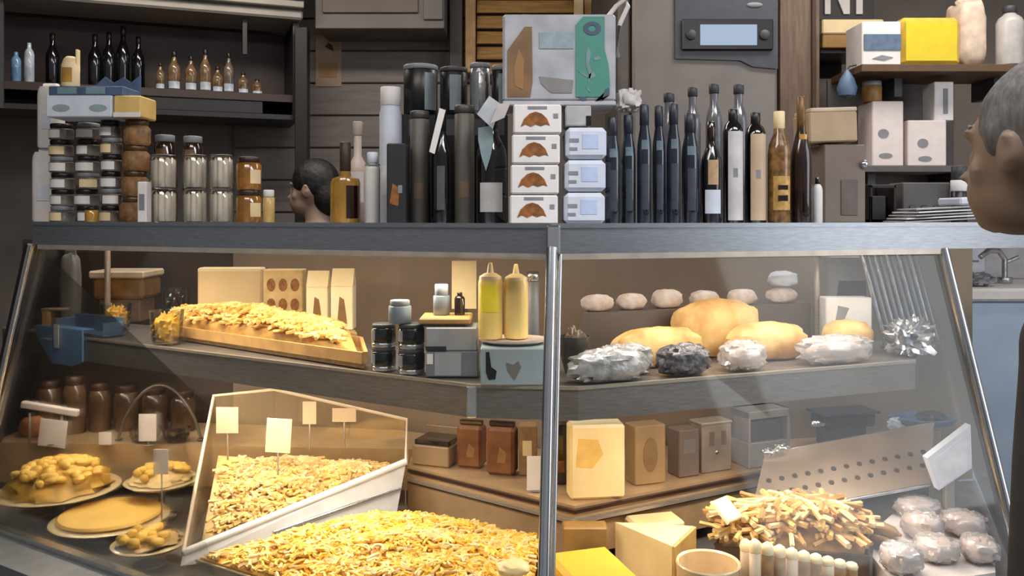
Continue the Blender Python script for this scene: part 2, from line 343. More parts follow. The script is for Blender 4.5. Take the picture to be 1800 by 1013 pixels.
MB().b0(wx(1590, YR), .1, wz(165, YR), wx(1605, YR), .29, wz(130, YR)).build('bracket', DGREY, t); MB().b0(wx(1770, YR), .1, wz(165, YR), wx(1785, YR), .29, wz(130, YR)).build('bracket', DGREY, t)
t = thing('wall_shelf', 'short dark shelf under the cream book beside the brown post', 'shelf', (0, 4.1, 0))
MB().b0(wx(1442, 4.1), 0, wz(94, 4.1), wx(1530, 4.1), .3, wz(86, 4.1)).build('board', CABB, t)
MB().b0(wx(1450, 4.1), .3, wz(120, 4.1), wx(1522, 4.1), .32, wz(80, 4.1)).build('back_rail', DGREY, t)
t = thing('carton', 'flat cream carton on the short dark shelf below the white letters', 'carton', (wx(1490, 4.08), 4.08, wz(86, 4.1)+.001))
MB().b0(-.12, 0, 0, .10, .2, .125, 0, .004).build('body', mat('ochre_card', (160, 122, 66), .6), t); MB().b0(-.125, -.01, .065, .17, .21, .135, 0, .006).build('lid', CREAM, t)
t = thing('letter_sign', 'dark sign with white letters NI at the top right', 'sign', (wx(1480, 4.3), 4.3, wz(36, 4.3)))
MB().b0(-.12, 0, 0, .16, .03, .30).build('board', mat('sign_dark', (44, 38, 40), .5), t)
NI = MB().front([(-.09, .03), (-.062, .03), (-.062, .20), (.005, .03), (.035, .03), (.035, .29), (.007, .29), (.007, .12), (-.058, .29), (-.09, .29)], 0, .012); NI.build('letter', WHITE, t)
MB().front([(.068, .03), (.1, .03), (.1, .29), (.068, .29)], 0, .012).build('letter', WHITE, t)
t = thing('yellow_package', 'bright yellow package on the upper right shelf', 'package', (wx(1637, YR), YR, wz(117, YR)+.001))
w = 106/F*YR
MB().b0(-w/2, 0, 0, w/2, .2, .215, 0, .02).build('wrapper', mat('amber_wrap', (214, 176, 70), .45), t)
MB().b0(-w*.43, -.006, .022, w*.42, .0, .19, 0, .006).build('yellow_label', mat('lemon_label', (220, 196, 20), .4, 0, .05), t)
t = thing('paper_sack', 'tall pinkish beige wrapped sack standing right of the yellow package', 'package', (wx(1717, YR), YR, wz(117, YR)+.001))
MB().blob((0, .1, .15), (.064, .09, .15), 0, .12, 9, 24, 16, 0.0, .5).build('sack', mat('beige_wrap', (214, 192, 172), .5, 0, .15, 20, .2), t); MB().blob((0, .1, .295), (.04, .02, .035), 0, .2).build('tied_top', MATS['beige_wrap'], t)
t = thing('carton', 'white and blue carton at the left end of the upper right shelf', 'carton', (wx(1546, YR), YR-.02, wz(117, YR)+.001))
w = 68/F*YR
MB().b0(-w/2, 0, 0, w/2, .18, .19, 0, .004).build('body', WHITE, t); MB().b0(-w*.46, -.004, .065, w*.5, 0, .135, 0, .001).build('blue_band', mat('slate_blue', (88, 106, 128), .5, 0, .2, 30), t)
MB().front([(-.04, .03), (.0, .045), (.05, .035), (.01, .022)], 0, .003).build('grey_print', PRINT, t)
t = thing('clear_bottle', 'cloudy plastic bottle in the top right corner above the person', 'bottle', (wx(1775, YR), YR, wz(117, YR)+.001))
bottle_parts(t, .055, .26, SLIM, mat('cloudy_plastic', (176, 172, 168), .35), DGREY, .88, .5)
for px0, px1, py, lb in [(1537, 1592, 177, 'taller plain white box on the grey wall shelf'), (1600, 1668, 211, 'wider plain white box on the grey wall shelf')]:
    w = (px1-px0)/F*YR; h = (292-py)/F*YR
    t = thing('carton', lb, 'carton', (wx((px0+px1)/2, YR), YR+.02, wz(292, YR)+.001))
    MB().b0(-w/2, 0, 0, w/2, .16, h, 0, .004).build('body', mat('pinkish_white', (226, 214, 210), .55, 0, .04), t)
    MB().front([(-.02+.024*math.cos(a), h*.5+.02*math.sin(a)) for a in [k*PI/6 for k in range(12)]], 0, .002).build('round_print', PRINT, t)
    MB().front([(-.01+.03*math.cos(a), h*.16+.012*math.sin(a)) for a in [k*PI/6 for k in range(12)]], 0, .002).build('oval_print', PRINT, t)
t = thing('carton', 'slim white upright box standing on top of the wider white box', 'carton', (wx(1672, YR-.03), YR+.05, wz(211, YR)+.001))
MB().b0(-.042, -.02, .0, .042, .09, .17, 0, .003).build('body', WHITE, t); MB().b0(-.004, -.023, .03, .016, -.02, .14, 0, .0005).build('grey_stripe', PRINT, t)
t = thing('spice_jar', 'small amber jar below the upper right shelf beside the blue pouch', 'jar', (wx(1546, YR), YR+.08, wz(177, YR)+.003))
MB().cyl(.042, 0, .07).build('body', mat('amber_jar', (150, 112, 60), .4, 0, .3), t); MB().cyl(.04, .0705, .092).build('lid', GREYP, t)
t = thing('pouch', 'teardrop blue pouch hanging at the left end of the upper right shelf', 'pouch', (wx(1497, YR-.03), YR+.02, wz(172, YR)))
MB().lathe([(.004, 0), (.035, .012), (.043, .045), (.03, .085), (.012, .115), (.006, .125)], (0, 0, 0), 20).build('bag', mat('pouch_blue', (88, 112, 142), .5, 0, .12), t)
MB().tube([(0, 0, .12), (.01, 0, .14), (.04, .0, .146)], .004).build('cord', DGREY, t)
# things on the grey shelf's right and pale appliance outside the case
t = thing('white_counter', 'tall white counter with a pale blue side beyond the right end of the case', 'counter', (2.45, 4.0, 0))
MB().b0(-.36, 0, 0, .9, .6, 1.20, 0, .01).build('cabinet', mat('pale_blue_panel', (176, 194, 218), .4, 0, .06, 4), t)
MB().b0(-.39, -.03, 1.202, .93, .62, 1.262, 0, .012).build('worktop', WHITE, t)
MB().b0(-.36, .58, 1.264, .9, .62, 1.50, 0, .004).build('splashback', mat('grey_white', (178, 178, 182), .4), t)
t = thing('paper_sign', 'square white sheet of paper leaning on the white counter splashback', 'paper', (wx(1715, 4.5), 4.56, 1.264))
MB().at((0, 0, 0), 0, 0, -.04).b0(-.08, -.004, 0, .08, 0, .18, 0, .001).build('sheet', BLUEWHITE, t); MB().at((0, 0, 0), 0, 0, -.04).b0(-.02, -.006, .09, .05, -.004, .1, 0, .0005).build('print', PRINT, t)
t = thing('metal_tap', 'curved grey metal tap on the white counter', 'tap', (wx(1766, 4.3), 4.3, 1.2635))
MB().cyl(.035, 0, .03).build('base', SILVER, t); MB().tube([(0, 0, .03), (0, 0, .12), (-.03, 0, .16), (-.09, -.02, .165), (-.14, -.03, .13)], .014).build('spout', SILVER, t); MB().tube([(0, 0, .1), (.07, 0, .13)], .01).build('lever', SILVER, t)
for px, lb in [(1703, 'grey crumpled cloth on the front of the white counter'), ]:
    m = MB().blob((0, 0, .03), (.09, .06, .035), 0, .6, 14, 28, 16, 0.0); tag(m.build('cloth', GREYP, None, (wx(px+10, 4.1), 4.12, 1.2635)), lb, 'cloth')
# ---------------------------------------------------------------- the display case (one thing, many parts)
case = thing('display_case', 'angular glass and steel deli display case across the whole picture', 'display case', (0, 2.2, 0))
def cpart(name, mb, m, parent=None):
    o = mb.build(name, m)
    o.parent = parent or case
    o.matrix_parent_inverse = Matrix.Translation((0, -2.2, 0)) if not parent else Matrix.Identity(4)
    return o
XL, XR = -1.50, 1.9
def vpoly(f, x0, x1, corners, d0, d1=None, back=None):
    xs = [x0]+[c for c in corners]+[x1]; fr = [(x, f(x)+d0) for x in xs]
    bk = back if back else [(x, f(x)+d1) for x in reversed(xs)]
    return fr+bk
m = MB().prism(vpoly(f_top, XL, XR, [.093], 0, .42), 1.511, Z_TOP); m.prism(vpoly(f_top, XL, XR, [.093], -.006, .004), 1.572, 1.583)
cpart('top_shelf', m, STEEL)
m = MB().prism(vpoly(f_top, XL+.02, 1.18, [.093], .0, .012), 1.497, 1.511); cpart('light_lip', m, mat('lip_steel', (190, 178, 164), .35, .5))
MIDB = [(1.40, 2.90), (.16, 2.58), (-.098, 2.60), (-1.9, 3.52)]
m = MB().prism(vpoly(f_mid, -1.9, 1.16, [-.098, .16], 0, None, MIDB), 1.103, Z_MID); cpart('middle_shelf', m, mat('mid_steel', (138, 132, 128), .40, .7, .12, 24, 0, (1, 1, 12)))
m = MB().prism(vpoly(f_mid, -1.9, 1.16, [-.098, .16], -.004, .006), 1.178, 1.186); cpart('middle_shelf_lip', m, STEELW)
m = MB().b0(-.112, 2.092, 1.104, -.086, 2.108, 1.182, 0, .003); cpart('mitre_strip', m, CHROME)
m = MB().prism([(-1.95, f_ledge(-1.95)), (-.3551, f_ledge(-.3551)), (-.3549, f_ledge(-.3549)), (.183, f_ledge(.183)), (1.50, f_ledge(1.50)), (1.70, 3.38), (.18, 3.08), (-.45, 3.39), (-1.95, 3.60)], .60, Z_LEDGE)
cpart('rear_ledge', m, mat('tan_steel', (190, 158, 120), .38, .35, .08, 14))
for dz, mm in ((.0, 'dark'), (.028, 'light'), (.034, 'dark')):
    e = .012 if mm == 'dark' else .02
    m = MB().prism([(-.354, f_ledge(-.354)-e), (.183, 2.5-e-.004), (1.2, f_ledge(1.2)-e), (1.2, f_ledge(1.2)+.0), (.183, 2.5), (-.354, f_ledge(-.354))], Z_LEDGE-.018-dz, Z_LEDGE-.008-dz)
    cpart('trim_rail', m, mat('rail_dark', (58, 36, 24), .4, .2) if mm == 'dark' else STEELW)
m = MB().prism([(-1.9, f_glass(-1.9)), (.057, 1.7), (1.33, f_glass(1.33)), (1.84, 3.39), (.18, 3.07), (-.45, 3.39), (-1.95, 3.60)], .10, Z_DECK); cpart('deck', m, mat('deck_steel', (132, 126, 120), .4, .4, .15))
m = MB().prism([(-2.3, f_glass(-2.3)-.16), (.057, 1.54), (1.5, f_glass(1.5)-.16), (1.5, f_glass(1.5)+.012), (.057, 1.712), (-2.3, f_glass(-2.3)+.012)], .0, .585); cpart('front_base', m, mat('base_steel', (128, 130, 134), .4, .35, .1, 24, 0, (1, 1, 12)))
m = MB().prism([(-2.3, f_glass(-2.3)-.012), (.057, 1.688), (1.5, f_glass(1.5)-.012), (1.5, f_glass(1.5)+.02), (.057, 1.72), (-2.3, f_glass(-2.3)+.02)], .585, .603); cpart('base_rim', m, CHROME)
# back
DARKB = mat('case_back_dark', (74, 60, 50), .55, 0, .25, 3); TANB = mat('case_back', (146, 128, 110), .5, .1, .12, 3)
def wall_run(pts, z0, z1, m):
    mb = MB()
    for a, b in zip(pts, pts[1:]): mb.pane([(a[0], a[1], z0), (b[0], b[1], z0), (b[0], b[1], z1), (a[0], a[1], z1)], .015)
    return mb
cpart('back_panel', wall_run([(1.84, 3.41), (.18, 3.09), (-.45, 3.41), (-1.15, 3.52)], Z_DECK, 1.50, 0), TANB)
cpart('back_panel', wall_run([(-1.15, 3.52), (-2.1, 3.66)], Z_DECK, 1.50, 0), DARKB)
# glass
gl = cpart('front_glass', MB().pane([(XL, f_top(XL)+.01, 1.511), (.090, 2.004, 1.511), (.055, 1.703, .60), (-1.80, f_glass(-1.8), .60)], .006), GLASS); gl['label'] = 'left front glass pane'
gr = cpart('front_glass', MB().pane([(.096, 2.004, 1.511), (1.178, f_top(1.178)+.01, 1.511), (1.305, f_glass(1.305), .60), (.060, 1.703, .60)], .006), GLASS); gr['label'] = 'right front glass pane'
cpart('end_glass', MB().pane([(1.178, 2.335, 1.511), (1.60, 3.38, 1.511), (1.83, 3.38, .60), (1.305, 2.137, .60)], .006), clear('end_glass_mat', (.9, .95, 1.0), .18, .22, (200, 210, 226)))
cpart('end_panel', MB().pane([(XL-.012, 2.67, 1.511), (-1.82, 3.60, 1.511), (-2.14, 3.66, .60), (-1.82, 2.86, .60)], .012), mat('end_dark', (36, 36, 40), .3, .2))
cpart('corner_post', MB().tube([(.093, 1.992, 1.525), (.057, 1.692, .60)], .0135, 12).tube([(.113, 2.0, 1.51), (.075, 1.70, .60)], .005, 8), CHROME)
cpart('post_cap', MB().box((.096, 1.994, 1.545), (.034, .02, .068), 0, .006), CHROME)
cpart('end_frame', MB().tube([(XL, 2.66, 1.511), (-1.80, f_glass(-1.80), .60)], .010, 10), CHROME)
cpart('end_frame', MB().tube([(1.178, 2.33, 1.511), (1.305, 2.135, .60)], .013, 10), CHROME)
cpart('shelf_rod', MB().cyl(.011, Z_MID, 1.511, (wx(189, 3.27), 3.27, 0), 12), mat('rod_cream', (190, 168, 150), .4, .3))
cpart('shelf_rod', MB().cyl(.011, Z_MID, 1.511, (wx(1436, 2.72), 2.72, 0), 12), STEELW)
LED = glow('lamp_strip_glow', (255, 214, 160), 3.0)
cpart('lamp_strip', MB().prism([(-1.3, f_top(-1.3)+.09), (.09, 2.09), (1.1, f_top(1.1)+.09), (1.1, f_top(1.1)+.12), (.09, 2.12), (-1.3, f_top(-1.3)+.12)], 1.50, 1.511), LED)
cpart('lamp_strip', MB().prism([(-1.5, f_mid(-1.5)+.15), (-.098, 2.25), (.16, 2.22), (1.05, f_mid(1.05)+.15), (1.05, f_mid(1.05)+.18), (.16, 2.25), (-.098, 2.28), (-1.5, f_mid(-1.5)+.18)], 1.095, 1.103), LED)
# ---------------------------------------------------------------- on the top shelf
E = .0008
def T(px0, px1, py0, off, py1=None): 
    x, Y, z, w, h = spot(f_top, Z_TOP+E+.004*0, px0, px1, py0, off, py1); return x, Y, z, w, h
def boxthing(name, label, cat, P, depth, mt, rz=0, group=None, bev=.003, part='body'):
    x, Y, z, w, h = P
    t = thing(name, label, cat, (x, Y, z), rz, group); MB().b0(-w/2, -depth/2, 0, w/2, depth/2, h, 0, bev).build(part, mt, t); return t, w, h
# white flour packs at the left end
P = T(62, 108, 268, .20); z2 = P[2]+P[4]+E
def pack(label, P, mt):
    x, Y, z, w, h = P; t = thing('flour_pack', label, 'pack', (x, Y, z), 0, 'white flour packs')
    m = MB().lathe([(.42, 0), (.5, .03), (.5, .86), (.46, .94), (.36, 1)], (0, 0, 0), 24); m.v = [(math.copysign(abs(v[0]*2)**.55, v[0])*w/2, math.copysign(abs(v[1]*2)**.55, v[1])*w*.42, v[2]*h) for v in m.v]
    m.build('bag', mt, t); MB().b0(-w*.32, -.012, h*.985, w*.32, .012, h+.012, 0, .004).build('folded_top', mt, t); MB().b0(-w*.2, -w*.45, h*.3, w*.25, -w*.41, h*.55, 0, .001).build('label_panel', BLUEWHITE, t)
pack('lower white flour pack at the left end of the top shelf', P, WHITE)
x, Y, z, w, h = P; pack('upper white flour pack stacked at the left end of the top shelf', (x+.01, Y, z2+.013, w*.86, wz(147, Y)-z2-.026), WHITE)
# stacked jars, three columns of six
LIDB = mat('dark_lid', (30, 26, 26), .35, .2, .2); JARB = mat('grey_conserve', (112, 104, 96), .3, 0, .5, 40, coat=.4)
cn = ['left', 'middle', 'right']; rn = ['bottom', 'second', 'third', 'fourth', 'fifth', 'top']
for c, (a, b) in enumerate([(88, 132), (133, 176), (177, 216)]):
    x, Y, z, w, h = T(a, b, 186, .17+.02*(c % 2)); hh = .0545 if c == 0 else hh
    for r in range(6):
        dx = random.uniform(-.004, .004)
        t = thing('conserve_jar', f'{rn[r]} grey jar with white label in the {cn[c]} column of stacked jars', 'jar', (x+dx, Y, z+r*hh), random.uniform(-.5, .5), 'stacked conserve jars')
        R = w*.46
        MB().lathe([(R*.9, 0), (R, .004), (R, hh*.62), (R*.86, hh*.70)], (0, 0, 0), 20).build('glass_jar', JARB, t)
        MB().cyl(R*.9, hh*.705, hh-.001, (0, 0, 0), 20).build('lid', LIDB if (r+c) % 3 else GREYP, t)
        MB().wrap(R*1.005, hh*.10, hh*.58, .75+.2*((r*c) % 2), 0).build('label_band', WHITE if (r+2*c) % 4 else CREAM, t)
ztop = z+6*hh
x, Y, z, w, h = T(150, 172, 364, .05); t = thing('spice_jar', 'tiny golden jar at the foot of the stacked grey jars', 'jar', (x, Y, z))
MB().cyl(w/2, 0, h*.8).build('body', GOLD, t); MB().cyl(w*.42, h*.805, h).build('lid', LIDB, t)
for r in range(4):
    x, Y, z, w, h = T(217-2*(r == 0), 265, 190, .19); hh = .0817
    t = thing('nut_jar', f'{["bottom", "second", "third", "top"][r]} jar of brown nuts in the column right of the grey jars', 'jar', (x-.003*(3-r), Y, z+r*hh), 0, 'stacked nut jars')
    R = w*.47
    MB().lathe([(R*.85, 0), (R, .008), (R, hh*.66), (R*.8, hh*.78)], (0, 0, 0), 20).build('glass_jar', DRYBR, t)
    MB().cyl(R*.84, hh*.785, hh-.0006, (0, 0, 0), 20).build('lid', mat('bronze_lid', (92, 68, 44), .35, .4), t)
ztop = max(ztop, z+4*hh)
Yj = Y
# cartons lying on the jars
bx = wx(162, Yj); w = 112/F*Yj
t = thing('carton', 'long white carton with grey green marks lying on the stacked jars', 'carton', (bx, Yj-.01, ztop+E))
MB().b0(-w/2, -.075, 0, w/2, .06, .0675, 0, .003).build('body', BLUEWHITE, t)
for sx in (-.055, .06): MB().front([(sx+.028*math.cos(a), .028+.012*math.sin(a)) for a in [k*PI/6 for k in range(12)]], -.075, .001).build('oval_print', mat('sage_print', (140, 156, 158), .6), t)
t = thing('carton', 'small yellow carton at the right end on top of the nut jars', 'carton', (wx(243, Yj), Yj-.01, ztop+E))
w2 = 46/F*Yj; MB().b0(-w2/2, -.07, 0, w2/2, .05, .068, 0, .004).build('body', mat('straw_card', (214, 180, 110), .55, 0, .1), t); MB().b0(-w2/2, -.074, .0, w2/2, -.07, .015, 0, .001).build('pale_band', WHITE, t)
t = thing('tray', 'slate blue tray box lying on the long white carton', 'tray', (wx(170, Yj), Yj-.005, ztop+.0695))
w3 = 128/F*Yj; BL = mat('slate_blue_card', (70, 92, 122), .5, 0, .22, 30)
m = MB().b0(-w3/2, -.065, 0, w3/2, .065, .03, 0, .003).front([(-w3/2, .03), (w3/2, .03), (w3/2, .085), (w3*.36, .06), (w3*.26, .078), (w3*.12, .06), (0, .08), (-w3*.14, .05), (-w3/2, .045)], .065, .004)
m.build('body', BL, t); MB().b0(-w3*.38, -.0665, .005, -w3*.12, -.065, .026, 0, .0004).build('pale_print', mat('teal_print', (112, 140, 146), .6), t); MB().b0(w3*.0, -.0665, .005, w3*.26, -.065, .026, 0, .0004).build('pale_print', MATS['teal_print'], t)
t = thing('gift_package', 'gold and cream upright package standing on the blue tray box', 'package', (wx(127, Yj-.02), Yj-.03, ztop+.1002))
MB().at((0, 0, 0), 0, 0, 0).lathe([(.024, 0), (.027, .004), (.027, .07), (.02, .09), (.012, .098)], (0, 0, 0), 20).build('body', CREAM, t); MB().wrap(.0275, .015, .06, .6).build('ochre_label', GOLD, t); MB().b0(.020, -.01, .05, .026, .01, .12, 0, .002).build('pale_flap', CREAM, t)
# asparagus jars
ASP = mat('white_asparagus', (212, 198, 184), .5, 0, .1, 8, 0, (6, 6, .6))
def spear_jar(label, P, zoff, h):
    x, Y, z, w, _ = P; t = thing('asparagus_jar', label, 'jar', (x, Y, z+zoff), 0, 'asparagus jars'); R = w*.47
    MB().lathe([(R*.9, 0), (R, .004), (R, h*.90), (R*.86, h*.965), (R*.5, h*.975)], (0, 0, 0), 24).build('glass_jar', JARGLASS, t)
    for k in range(9):
        a = 2*PI*k/9; MB().tube([(R*.66*math.cos(a), R*.66*math.sin(a), .004), (R*.66*math.cos(a), R*.66*math.sin(a), h*.8), (R*.6*math.cos(a), R*.6*math.sin(a), h*.9)], [R*.25, R*.25, R*.1], 8).build('spear', ASP, t)
    MB().cyl(R*.86, h*.978, h-.0008, (0, 0, 0), 20).build('lid', mat('pale_lid', (170, 158, 148), .4, .3), t)
for i, (a, b) in enumerate([(263, 312), (321, 365), (367, 412)]):
    P = T(a, b, 272, .18); hh = P[4]/2
    for r in range(2): spear_jar(f'{["lower", "upper"][r]} jar of white asparagus, {["left", "middle", "right"][i]} of the three stacked pairs', P, r*hh, hh)
P = T(246, 262, 320, .10); t, w, h = boxthing('carton', 'narrow white carton between the nut jars and asparagus jars', 'carton', P, .04, WHITE); MB().b0(-w*.3, -.021, h*.3, w*.3, -.02, h*.7, 0, .0003).build('print', PRINT, t)
for i, (a, b, py) in enumerate([(272, 308, 238), (322, 356, 240)]):
    x, Y, z, w, h = T(a, b, py, .335); t = thing('dark_jar', f'dark jar with pale lid behind the {["left", "middle"][i]} asparagus jars', 'jar', (x, Y, z))
    MB().lathe([(w*.42, 0), (w*.5, .006), (w*.5, h*.86), (w*.4, h*.92)], (0, 0, 0), 20).build('glass_jar', DARKBR, t); MB().cyl(w*.46, h*.921, h).build('lid', GREYP, t); MB().wrap(w*.505, h*.7, h*.84, .5).build('label_band', GILT, t)
# amber jars
for i, (a, b, off) in enumerate([(415, 460, .2)]):
    x, Y, z, w, h = T(a, b, 276, off); hh = h/2
    for r in range(2):
        t = thing('honey_jar', f'{["lower", "upper"][r]} amber honey jar with dark lid right of the asparagus jars', 'jar', (x, Y, z+r*hh), 0, 'amber honey jars'); R = w*.48
        MB().lathe([(R*.9, 0), (R, .005), (R, hh*.74), (R*.84, hh*.82)], (0, 0, 0), 24).build('glass_jar', AMBER, t); MB().cyl(R*.88, hh*.825, hh-.0008, (0, 0, 0), 20).build('lid', mat('maroon_lid', (56, 36, 26), .4), t)
        MB().wrap(R*1.005, hh*.18, hh*.6, .5, 0, 12, -PI/2+.9).build('label_band', CREAM, t)
x, Y, z, w, h = T(462, 483, 334, .12); t = thing('honey_jar', 'smallest pale gold jar right of the amber honey jars', 'jar', (x, Y, z))
MB().cyl(w*.48, 0, h*.78).build('body', mat('pale_honey', (206, 170, 104), .3, 0, .15), t); MB().cyl(w*.44, h*.785, h).build('lid', WHITE, t)
# gold decanter and its neighbours
x, Y, z, w, h = T(581, 633, 250, .16); t = thing('liqueur_bottle', 'squat gold liqueur bottle with dark stopper beside the slim white bottle', 'bottle', (x, Y, z))
R = w/2; MB().lathe([(R*.92, 0), (R, .006), (R, h*.50), (R*.9, h*.55), (R*.4, h*.58), (R*.36, h*.64)], (0, 0, 0), 28).build('glass_body', GOLD, t); MB().cyl(R*.38, h*.642, h, (0, 0, 0), 16).build('stopper', mat('stopper_brown', (62, 44, 34), .5), t)
MB().wrap(R*1.004, h*.06, h*.46, .5, 0, 12, -PI/2+.75).build('dark_label', DARKBR, t)
x, Y, z, w, h = T(612, 646, 214, .30); t = thing('bottle', 'pinkish white bottle behind the gold liqueur bottle', 'bottle', (x, Y, z))
bottle_parts(t, w*.48, h, [(.9, 0), (1, .02), (1, .52), (.9, .58), (.42, .66), (.42, .99)], mat('blush_white', (206, 190, 180), .4), mat('blush_cap', (176, 160, 150), .5), .86, .55, [('label_band', 1.005, .2, .5, .8, WHITE)])
x, Y, z, w, h = T(641, 669, 268, .13); t = thing('bottle', 'slim white bottle with white cap beside the gold liqueur bottle', 'bottle', (x, Y, z))
bottle_parts(t, w*.47, h, [(.92, 0), (1, .01), (1, .76), (.9, .81), (.5, .84), (.5, .99)], WHITE, BLUEWHITE, .85, .74, [('grey_band', 1.005, .81, .83, 1.4, PRINT)])
x, Y, z, w, h = T(667, 706, 154, .26); t = thing('tall_canister', 'tall white canister standing left of the dark tins', 'canister', (x, Y, z))
R = w/2; MB().lathe([(R*.96, 0), (R, .006), (R, h*.80), (R*.9, h*.84), (R*.9, h*.86)], (0, 0, 0), 24).build('body', BLUEWHITE, t); MB().cyl(R*.92, h*.862, h, (0, 0, 0), 20).build('cap', WHITE, t); MB().wrap(R*1.005, h*.2, h*.42, .7).build('label_band', WHITE, t)
P = T(683, 717, 254, .10); t, w, h = boxthing('carton', 'short black carton with a brown picture in front of the white canister', 'carton', P, .07, mat('charcoal_card', (40, 38, 42), .5, 0, .15))
MB().front([(-w*.35, h*.25), (w*.1, h*.22), (w*.15, h*.45), (-w*.2, h*.5)], -.035, .001).build('brown_picture', BROWNP, t); MB().b0(w*.08, -.0365, h*.38, w*.3, -.035, h*.48, 0, .0003).build('pale_dot', PRINT, t)
# tall gift tubes
TAUPE = mat('taupe_tube', (92, 88, 82), .5, .1, .12, 8)
for a, b, py, off, nm in [(721, 754, 196, .16, 'left'), (799, 834, 186, .16, 'right')]:
    P = T(a, b, py, off); x, Y, z, w, h = P; t = thing('gift_tube', f'{nm} taupe gift tube among the tall dark bottles', 'tube', (x, Y, z), 0, 'taupe gift tubes')
    MB().cyl(w/2, 0, h*.93).build('tube', TAUPE, t); MB().cyl(w*.515, h*.931, h).build('lid', mat('taupe_lid', (74, 70, 66), .45, .3), t); MB().wrap(w*.503, h*.22, h*.36, .5).build('emblem', mat('emblem_brown', (104, 84, 64), .6), t)
def darkb(label, P, bm, cm, labels=(), prof=WINE, capz=.80, capr=.40, name='wine_bottle', group=None):
    x, Y, z, w, h = P; t = thing(name, label, 'bottle', (x, Y, z), 0, group); bottle_parts(t, w*.48, h, prof, bm, cm, capz, capr, labels); return t, w, h
t, w, h = darkb('black bottle with slanted white ribbon between the taupe gift tubes', T(756, 797, 192, .13), BLACKG, BLACK, [('grey_label', 1.005, .12, .5, .35, mat('dim_label', (84, 82, 84), .5))])
MB().pane([(-.03, -w*.49, h*.62), (-.016, -w*.49, h*.60), (.012, -w*.36, h*.98), (-.004, -w*.36, h*1.0)], .002).build('ribbon', WHITE, t)
t, w, h = darkb('broad black bottle with white label and pale blue neck label', T(836, 892, 186, .15), BLACKG, BLACK, [('white_label', 1.005, .10, .345, .78, mat('paper_grey', (196, 194, 194), .6))])
MB().front([(-w*.40, h*.80), (w*.05, h*.82), (w*.07, h*.68), (-w*.02, h*.56), (-w*.16, h*.44), (-w*.30, h*.56), (-w*.40, h*.7)], -w*.485, .002).build('pale_neck_label', mat('pale_teal', (142, 164, 170), .5, 0, .08), t)
t2 = MB().at((0, -w*.86, 0), 0, 0, 0).front([(-w*.42, h*.90), (-w*.05, h*1.05), (w*.32, h*.98), (w*.06, h*.78)], 0, .003); t2.build('paper_tag', mat('tag_white', (186, 192, 200), .6), t)
MB().tube([(0, -w*.2, h*.97), (w*.05, -w*.42, h*1.0), (w*.02, -w*.85, h*.99)], .002, 6).build('tag_cord', BLACK, t)
# black tins stacked on the back row (on a riser of dark cartons)
for i, (a, b, py) in enumerate([(709, 770, 116), (773, 822, 120), (826, 862, 112), (864, 893, 116)]):
    x, Y, z, w, h = T(a, b, py, .33); hl = wz(203, Y)-z
    t = thing('tall_carton', f'{["wide", "second", "third", "narrow"][i]} black carton standing behind the {["left taupe gift tube", "black ribbon bottle", "right taupe gift tube", "broad black bottle"][i]}', 'carton', (x, Y, z), 0, 'black cartons at the back')
    MB().b0(-w*.49, -.04, 0, w*.49, .04, hl-E, 0, .003).build('body', BLACK, t); MB().b0(-w*.3, -.042, hl*.8, w*.3, -.04, hl*.95, 0, .0004).build('grey_panel', DGREY, t)
    t = thing('metal_tin', f'{["large black tin", "second black tin", "silver streaked tin", "slim dark tin"][i]} on top of the {["wide", "second", "third", "narrow"][i]} black carton', 'tin', (x, Y, z+hl), 0, 'dark tins on the back row')
    R = min(w*.49, .05); H = h-hl
    MB().cyl(R, 0, H*.9).build('body', BLACK if i != 2 else SILVER, t); MB().cyl(R*1.02, H*.901, H).build('lid', GREYP if i != 1 else DGREY, t)
    MB().wrap(R*1.006, H*.08, H*.82, .42, 0, 10, -PI/2+(.75, .2, -.5, .3)[i]).build('silver_label', mat('silver_label', (132, 142, 148), .35, .4), t)
# white cartons with croissants
for r in range(4):
    x, Y, z, w, h = T(902, 984, 188, .13); hh = h/4; nm = ['bottom', 'second from bottom', 'third from bottom', 'top'][r]
    t = thing('pastry_carton', f'{nm} white carton with a brown pastry picture in the stack of four', 'carton', (x-.003*(3-r), Y, z+r*hh), random.uniform(-.02, .02), 'white pastry cartons')
    MB().b0(-w/2, -.07, 0, w/2, .09, hh-.0025, 0, .004).build('body', WHITE, t)
    cr = [(-.38, .22), (-.30, .48), (-.15, .66), (0, .72), (.15, .66), (.28, .5), (.36, .26), (.26, .30), (.12, .24), (0, .30), (-.12, .22), (-.26, .30)]
    MB().front([(a*w*.82-.004, b*hh) for a, b in cr], -.07, .0012).build('pastry_picture', BROWNP, t)
    MB().b0(-w*.2, -.0711, hh*.80, w*.2, -.07, hh*.9, 0, .0003).build('grey_print', PRINT, t); MB().b0(w*.33, -.0711, hh*.5, w*.43, -.07, hh*.66, 0, .0003).build('grey_print', PRINT, t)
zw = z+4*hh; xw = x; Yw2 = Y
for r in range(3):
    x, Y, z, w, h = T(992, 1062, 226, .13); hh = h/3
    t = thing('pale_carton', f'{["bottom", "middle", "top"][r]} bluish white carton in the stack of three by the blue bottles', 'carton', (x-.002*(2-r), Y, z+r*hh), 0, 'bluish white cartons')
    MB().b0(-w/2, -.06, 0, w/2, .09, hh-.003, 0, .01).build('body', BLUEWHITE, t)
    MB().b0(-w*.1, -.0612, hh*.3, w*.3, -.06, hh*.75, 0, .0003).build('blue_print', mat('sky_print', (178, 194, 224), .6), t); MB().b0(-w*.42, -.0612, hh*.5, -w*.18, -.06, hh*.62, 0, .0003).build('grey_print', PRINT, t); MB().b0(-w*.42, -.0612, hh*.25, -w*.22, -.06, hh*.35, 0, .0003).build('grey_print', PRINT, t)
zp = z+3*hh
